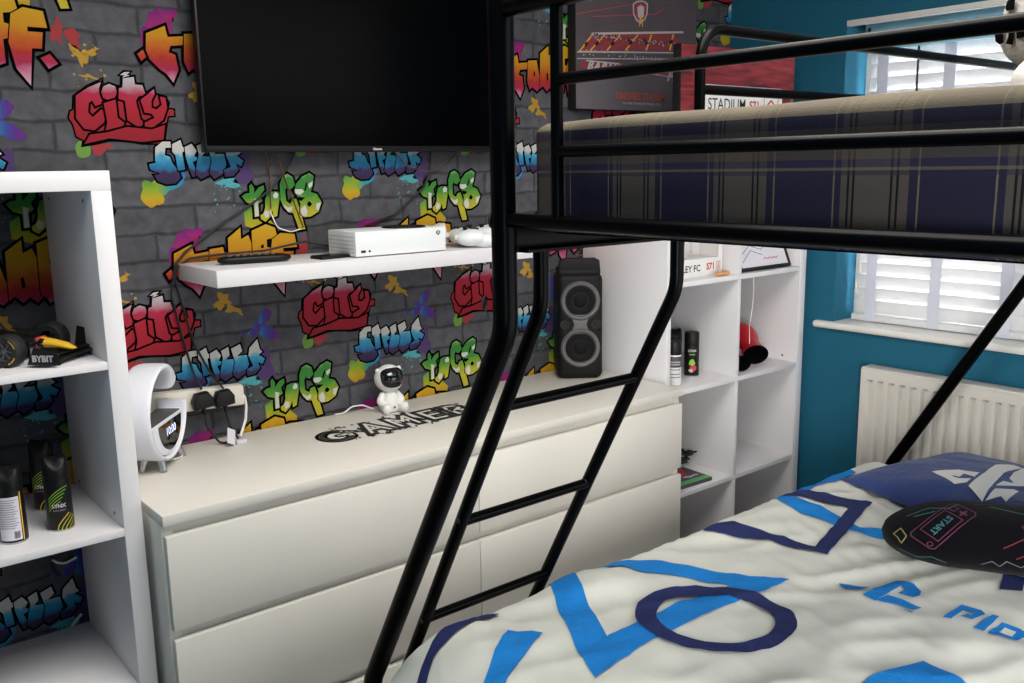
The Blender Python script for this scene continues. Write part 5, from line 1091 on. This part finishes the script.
bm = newbm(); nu, nv = 190, 140
g = [[bm.verts.new(drape0(U0+(U1-U0)*i/nu, V0+(V1-V0)*j/nv)) for j in range(nv+1)] for i in range(nu+1)]
for i in range(nu):
    for j in range(nv): bm.faces.new((g[i][j], g[i+1][j], g[i+1][j+1], g[i][j+1]))
GR = .014
def dclip(t): return clip(t, U0+.01, U1-.01, V0+.01, V1-.01)
for p in DUV['blue']: emit(bm, dclip(flat([p])), drape, .0032, 1, GR)
for p in DUV['navy']: emit(bm, dclip(flat([p])), drape, .0044, 2, GR)
n = len(RING)
ring = [[RING[i][0], RING[(i+1) % n][0], RING[(i+1) % n][1], RING[i][1]] for i in range(n)]
emit(bm, flat(ring), drape, .0054, 2, GR)
for p in DUV['logo']: emit(bm, flat([p]), drape, .0034, 1, GR)
for p in DUV['logo_hole']: emit(bm, flat([p]), drape, .0046, 0, GR)
o = newbm()
tm = text('TM', .013, .0002); q0 = Vector(TMP)
# the rest of the word runs on towards the near edge
lg = [p for p in DUV['logo'][3:]]
cx, cy = DUV['logo'][5][3]; d = Vector((DUV['logo'][5][0][0]-DUV['logo'][3][0][0], DUV['logo'][5][0][1]-DUV['logo'][3][0][1]))/2
dn = d.normalized(); up = Vector((-dn.y, dn.x))
if up.x < 0: up = -up
ang_t = math.atan2(dn.y, dn.x); sz = .085
t = xf(text('yStation', sz*1.25, .001, .25, 'LEFT', 1.1), (0, 0), 0)
base_pt = Vector((DUV['logo'][5][2][0], DUV['logo'][5][2][1]))+dn*.055+up*.004
for v in t.verts:
    q = base_pt+dn*v.co.x+up*v.co.y; v.co = Vector((q.x, q.y, 0))
bmesh.ops.recalc_face_normals(t, faces=t.faces)
emit(bm, dclip(t), drape, .0034, 1, GR)
for v in tm.verts:
    q = q0+dn*v.co.x+up*v.co.y; v.co = Vector((q.x, q.y, 0))
emit(bm, tm, drape, .0034, 2)
single('duvet', bm, ['duvet', 'dblue', 'dnavy'], 'pale duvet printed with blue and navy game symbols on the lower bed', 'duvet', (1.3, -1.5, ZT), smooth=180)
o.free()
# ------------------------------------------------------------------ pillow
eu, ev = Vector((.95, -.314, 0)), Vector((.314, .95, 0))
PC = Vector((1.712, -.955, 0))+eu*.225-ev*.355
def pil(u, v, l, bottom=False):
    """u, v in metres from the pillow centre"""
    a, b = .225, .355
    s, q = max(-1, min(1, u/a)), max(-1, min(1, v/b))
    th = .075*(max(0, 1-abs(s)**2.6)*max(0, 1-abs(q)**3.0))**.60*1.12
    pin = 1-.055*(1-q*q)*abs(s)**3; pin2 = 1-.05*(1-s*s)*abs(q)**3
    w = noise.noise(Vector((u*9, v*9, 3)))*.008+noise.noise(Vector((u*22+v*10, v*8, 6)))*.004
    edge = max(0, 1-max(abs(s), abs(q))**6)
    zz = .583+(-.12*th if bottom else th)+w*edge*(0 if bottom else 1)+.010*max(0, s)
    p = PC+eu*(u*pin)+ev*(v*pin2); return Vector((p.x, p.y, zz+l))
bm = newbm(); nu, nv = 44, 60
for bot in (False, True):
    g = [[bm.verts.new(pil(-.225+.45*i/nu, -.355+.71*j/nv, 0, bot)) for j in range(nv+1)] for i in range(nu+1)]
    for i in range(nu):
        for j in range(nv):
            f = (g[i][j], g[i+1][j], g[i+1][j+1], g[i][j+1]); bm.faces.new(f if not bot else f[::-1])
bmesh.ops.remove_doubles(bm, verts=bm.verts, dist=.0004)
def pilw(x, y, l):
    d = Vector((x, y, 0))-PC; return pil(d.dot(eu), d.dot(ev), l)
for p in PLOGO: emit(bm, flat([p]), pilw, .002, 1, .012)
single('pillow', bm, ['pnavy', 'pwhite'], 'navy pillow with white emblem at the head of the lower bed', 'pillow', (PC.x, PC.y, .59), smooth=180)
# ------------------------------------------------------------------ black plush cushion with line drawings
path = fillet([(1.385, -1.262, .618), (1.445, -1.44, .640), (1.53, -1.66, .655), (1.77, -1.76, .72), (1.92, -1.66, .755)], .16, 12)
def resample(p, n):
    L = [0]
    for a, b in zip(p, p[1:]): L.append(L[-1]+(b-a).length)
    out = []; k = 0
    for i in range(n):
        s = L[-1]*i/(n-1)
        while k < len(L)-2 and L[k+1] < s: k += 1
        f = (s-L[k])/max(1e-9, L[k+1]-L[k]); out.append(p[k].lerp(p[k+1], f))
    return out, L[-1]
pp, PLn = resample(path, 121)
def rad_at(s):
    a = min(1, s/.17); b = min(1, (PLn-s)/.1)
    r = .085*math.sqrt(max(0, 1-(1-a)**2))*math.sqrt(max(0, 1-(1-b)**2))
    return r*(1-.16*math.exp(-((s-.43)/.05)**2))
def plu(s, th, l):
    s = max(0, min(PLn, s)); f = s/PLn*120; k = min(119, int(f)); c = pp[k].lerp(pp[k+1], f-k)
    d = (pp[min(120, k+3)]-pp[max(0, k-2)]); d.z = 0; d.normalize(); side = Vector((d.y, -d.x, 0))   # side points away from the camera's left
    r = rad_at(s)+l
    return c+side*(-r*1.08*math.cos(th))*-1*-1+Vector((0, 0, r*.86*math.sin(th)))
bm = newbm(); n, m = 120, 32
R_ = [[bm.verts.new(plu(PLn*i/n, 2*PI*k/m, 0)) for k in range(m)] for i in range(n+1)]
for a, b in zip(R_, R_[1:]):
    for k in range(m): bm.faces.new((a[k], a[(k+1) % m], b[(k+1) % m], b[k]))
bmesh.ops.remove_doubles(bm, verts=bm.verts, dist=1e-5); bmesh.ops.recalc_face_normals(bm, faces=bm.faces)
# drawings: (s along the cushion, height round the camera side)
def PF2(u, v, l): return plu(u, PI-v/.094 if False else v/.094, l)
def ln(l, w, mi, closed=False): emit(bm, strokes(l, w, closed, 8), lambda u, v, k: plu(u, FRONT(v), k), .0015, mi, .012)
def FRONT(v): return PI-v/.09 if SIDE < 0 else v/.09
SIDE = -1
tst = plu(.2, PI, 0)-plu(.2, 0, 0); cam_dir = Vector((-.56, -2.3, 0))-plu(.2, 0, 0)
SIDE = -1 if tst.dot(cam_dir) > 0 else 1
def rot2(l, c, a):
    ca, sa = math.cos(a), math.sin(a); return [(c[0]+x*ca-y*sa, c[1]+x*sa+y*ca) for x, y in [(x_*.86, y_*.86) for x_, y_ in l]]
C1 = (.135, .062); A1 = .95
ln([rot2([(-.07, -.038), (.07, -.038), (.078, -.03), (.078, .03), (.07, .038), (-.07, .038), (-.078, .03), (-.078, -.03)], C1, A1)], .0026, 1, True)
ln([rot2([(-.045, -.028), (.04, -.028), (.04, .028), (-.045, .028)], C1, A1)], .0026, 1, True)
ln([rot2([(.05, .008), (.066, .008), (.066, .024), (.05, .024)], C1, A1)], .0024, 1, True)
ln([rot2([(.058, -.022), (.058, -.004)], C1, A1), rot2([(.049, -.013), (.067, -.013)], C1, A1)], .005, 1)
ln([rot2([(-.066+.007*math.cos(q*.6), -.02+.007*math.sin(q*.6)) for q in range(11)], C1, A1)], .002, 1)
t = text('START', .020, .0006); 
for v in t.verts: v.co.x, v.co.y = -v.co.x*0+v.co.x, v.co.y
emit(bm, xf(t, rot2([(-.003, 0)], C1, A1)[0], A1+PI), lambda u, v, k: plu(u, FRONT(v), k), .0015, 3, .012)
ln([[(.28, -.01), (.335, .035), (.30, .05), (.255, .015)], [(.30, .05), (.285, .075), (.34, .036)]], .003, 2)
ln([[(.22, .13), (.27, .115), (.33, .10), (.375, .07), (.40, .05)]], .003, 3)
ln([[(.345+.013*math.cos(q*.6), .118+.008*math.sin(q*.6)) for q in range(11)], [(.39+.012*math.cos(q*.6), .105+.012*math.sin(q*.6)) for q in range(11)], [(.395+.012*math.cos(q*.6), .075+.012*math.sin(q*.6)) for q in range(11)]], .0026, 3)
ln([[(.36, -.05), (.36, .035), (.40, .035), (.41, -.05)]], .0028, 3, True)
ln([[(.385, .0), (.385, .024)], [(.374, .012), (.396, .012)]], .006, 3); ln([[(.378+.008*math.cos(q*.6), -.02+.008*math.sin(q*.6)) for q in range(11)], [(.395+.005*math.cos(q*.6), -.03+.005*math.sin(q*.6)) for q in range(11)]], .002, 3)
ln([[(.335, -.04+k*.013), (.352, -.035+k*.013)] for k in range(5)], .0025, 5)
ln([[(.215, -.04), (.235, -.025), (.25, -.04), (.262, -.02), (.29, -.035), (.305, -.012), (.325, -.02)]], .0028, 5)
ln([[(.31+.012*math.cos(q*.6), .0+.012*math.sin(q*.6)) for q in range(11)]], .003, 5)
ln([[(.035, .02), (.05, .045), (.065, .02), (.055, -.01), (.045, .01)]], .003, 4, True)
ln([[(.05, -.04), (.09, -.05), (.12, -.035), (.15, -.05)], [(.06, .09), (.10, .115), (.14, .11), (.16, .13)], [(.075, .085), (.115, .10)]], .0028, 3)
ln([[(.19, .135), (.24, .15), (.30, .145)]], .0028, 1)
ln([[(.43, .05), (.445, .06), (.46, .045), (.445, .035)]], .003, 1, True)
ln([[(.46, .10), (.49, .12), (.52, .10), (.5, .13)]], .005, 5)
single('plush_cushion', bm, ['plush', 'npink', 'nred', 'nteal', 'nyel', 'nwht'], 'black plush cushion with neon game-controller line drawings on the duvet', 'cushion', (1.5, -1.45, .57), smooth=180)
# ------------------------------------------------------------------ soft things on the upper bunk
bm = softbox(.85, 1.28, -2.05, -1.68, 1.533, 1.60, .03, .035)
MT['gpil'] = M('grey_cotton', 'a9a6a2', .9, bump=.2, bscale=40)
single('pillow', bm, 'gpil', 'grey pillow at the right edge of the upper bunk, under the patterned roll', 'pillow', (1.06, -1.86, 1.533), smooth=180)
bm = newbm(); Cc = Vector((1.0, -1.765, 1.668)); RR = .098
t = bmesh.new(); bmesh.ops.create_uvsphere(t, u_segments=40, v_segments=24, radius=1)
for v in t.verts:
    q = v.co; w = 1+.05*noise.noise(q*2.2)
    v.co = Cc+Vector((math.copysign(abs(q.x)**.85, q.x)*RR*1.0*w, math.copysign(abs(q.y)**.8, q.y)*RR*1.45*w, math.copysign(abs(q.z)**.9, q.z)*RR*1.05*w))
add(bm, t)
to = (Vector((-.56, -2.3, 1.46))-Cc); to.z = 0; to.normalize(); sd = Vector((to.y, -to.x, 0))
def toyF(u, v, l):
    # project along the viewing side of the roll on to its surface
    lo, hi = 0, .4; 
    p0 = Cc+sd*u+Vector((0, 0, v))
    for _ in range(26):
        m_ = (lo+hi)/2; q = p0+to*m_-Cc
        ins = (abs(q.x)/(RR))**2.35+(abs(q.y)/(RR*1.45))**2.5+(abs(q.z)/(RR*1.05))**2.2 < 1
        if ins: lo = m_
        else: hi = m_
    return p0+to*(lo+.007+l)
for p in ([(.149, -.013), (.142, -.014), (.138, -.016), (.134, -.014), (.135, -.033), (.14, -.035), (.146, -.03)], [(.127, -.014), (.118, -.013), (.118, -.025), (.12, -.04), (.131, -.036), (.127, -.028)], [(.135, .016), (.133, .025), (.126, .028), (.121, .025), (.121, .009), (.126, .01), (.132, .01)], [(.116, -.018), (.105, -.017), (.104, -.033), (.115, -.033)]) if True else ([(-.085, .005), (-.06, -.02), (-.045, -.012), (-.052, .03), (-.075, .04)], [(-.042, -.03), (-.012, -.03), (-.002, .01), (.005, .035), (-.025, .03)], [(-.075, .055), (-.03, .05), (-.03, .085), (-.06, .082)], [(.015, -.01), (.05, -.03), (.06, .03), (.02, .04)]):
    emit(bm, flat([p]), toyF, .001, 1, .01)
single('soft_roll', bm, ['fur', 'furk'], 'grey fleece roll with black blocks at the upper right corner of the photo', 'cushion', (Cc.x, Cc.y, 1.6), smooth=180)
# ------------------------------------------------------------------ light
w = bpy.data.worlds.new('sky'); S.world = w; w.use_nodes = True
nt = w.node_tree; bg = nt.nodes['Background']
sk = nt.nodes.new('ShaderNodeTexSky'); sk.sky_type = 'HOSEK_WILKIE'; sk.turbidity = 6; sk.sun_direction = (.3, -.6, .75)
mx = nt.nodes.new('ShaderNodeMix'); mx.data_type = 'RGBA'; mx.inputs[0].default_value = .88
mx.inputs[7].default_value = (1, .985, .96, 1); nt.links.new(sk.outputs[0], mx.inputs[6]); nt.links.new(mx.outputs[2], bg.inputs[0])
bg.inputs[1].default_value = 3.0
def area(name, loc, rot, sx, sy, e, col=(1, 1, 1)):
    l = bpy.data.lights.new(name, 'AREA'); l.shape = 'RECTANGLE'; l.size = sx; l.size_y = sy; l.energy = e; l.color = col
    o = bpy.data.objects.new(name, l); o.location = loc; o.rotation_euler = rot; COL.objects.link(o); return o
area('daylight_outside_window', (3.2, (WY0+WY1)/2, 1.75), (0, math.radians(100), 0), 1.5, 1.6, 520, (.93, .97, 1))
area('ceiling_fill', (.3, -1.5, ZC-.03), (0, 0, 0), 1.2, 1.0, 46, (1, .95, .88))  # unseen overhead area lamp, added for even fill
ll = area('added_fill_light', (-.30, -2.56, .95), (0, 0, 0), .7, .9, 12.5, (1, .97, .92)); ll.data.spread = math.radians(75)  # made-up fill lamp behind the camera, added to brighten bed and radiator
ll.rotation_euler = (Vector((2.3, -1.1, .50))-Vector(ll.location)).to_track_quat('-Z', 'Y').to_euler()
# ------------------------------------------------------------------ camera
cam = bpy.data.cameras.new('camera'); co = bpy.data.objects.new('camera', cam); COL.objects.link(co)
cam.sensor_width = 36; cam.lens = 921.688*36/1024; cam.clip_start = .05
yw, pt, rl = .684612762, .186758904, -.0168604978
f = Vector((math.sin(yw)*math.cos(pt), math.cos(yw)*math.cos(pt), -math.sin(pt))); r0 = Vector((math.cos(yw), -math.sin(yw), 0)); u0 = r0.cross(f)
r2 = r0*math.cos(rl)+u0*math.sin(rl); u2 = -r0*math.sin(rl)+u0*math.cos(rl)
m = Matrix((r2, u2, -f)).transposed().to_4x4(); m.translation = (-.563394, -2.295082, 1.460961); co.matrix_world = m
S.camera = co
S.view_settings.view_transform = 'Standard'; S.view_settings.look = 'None'; S.view_settings.exposure = 0
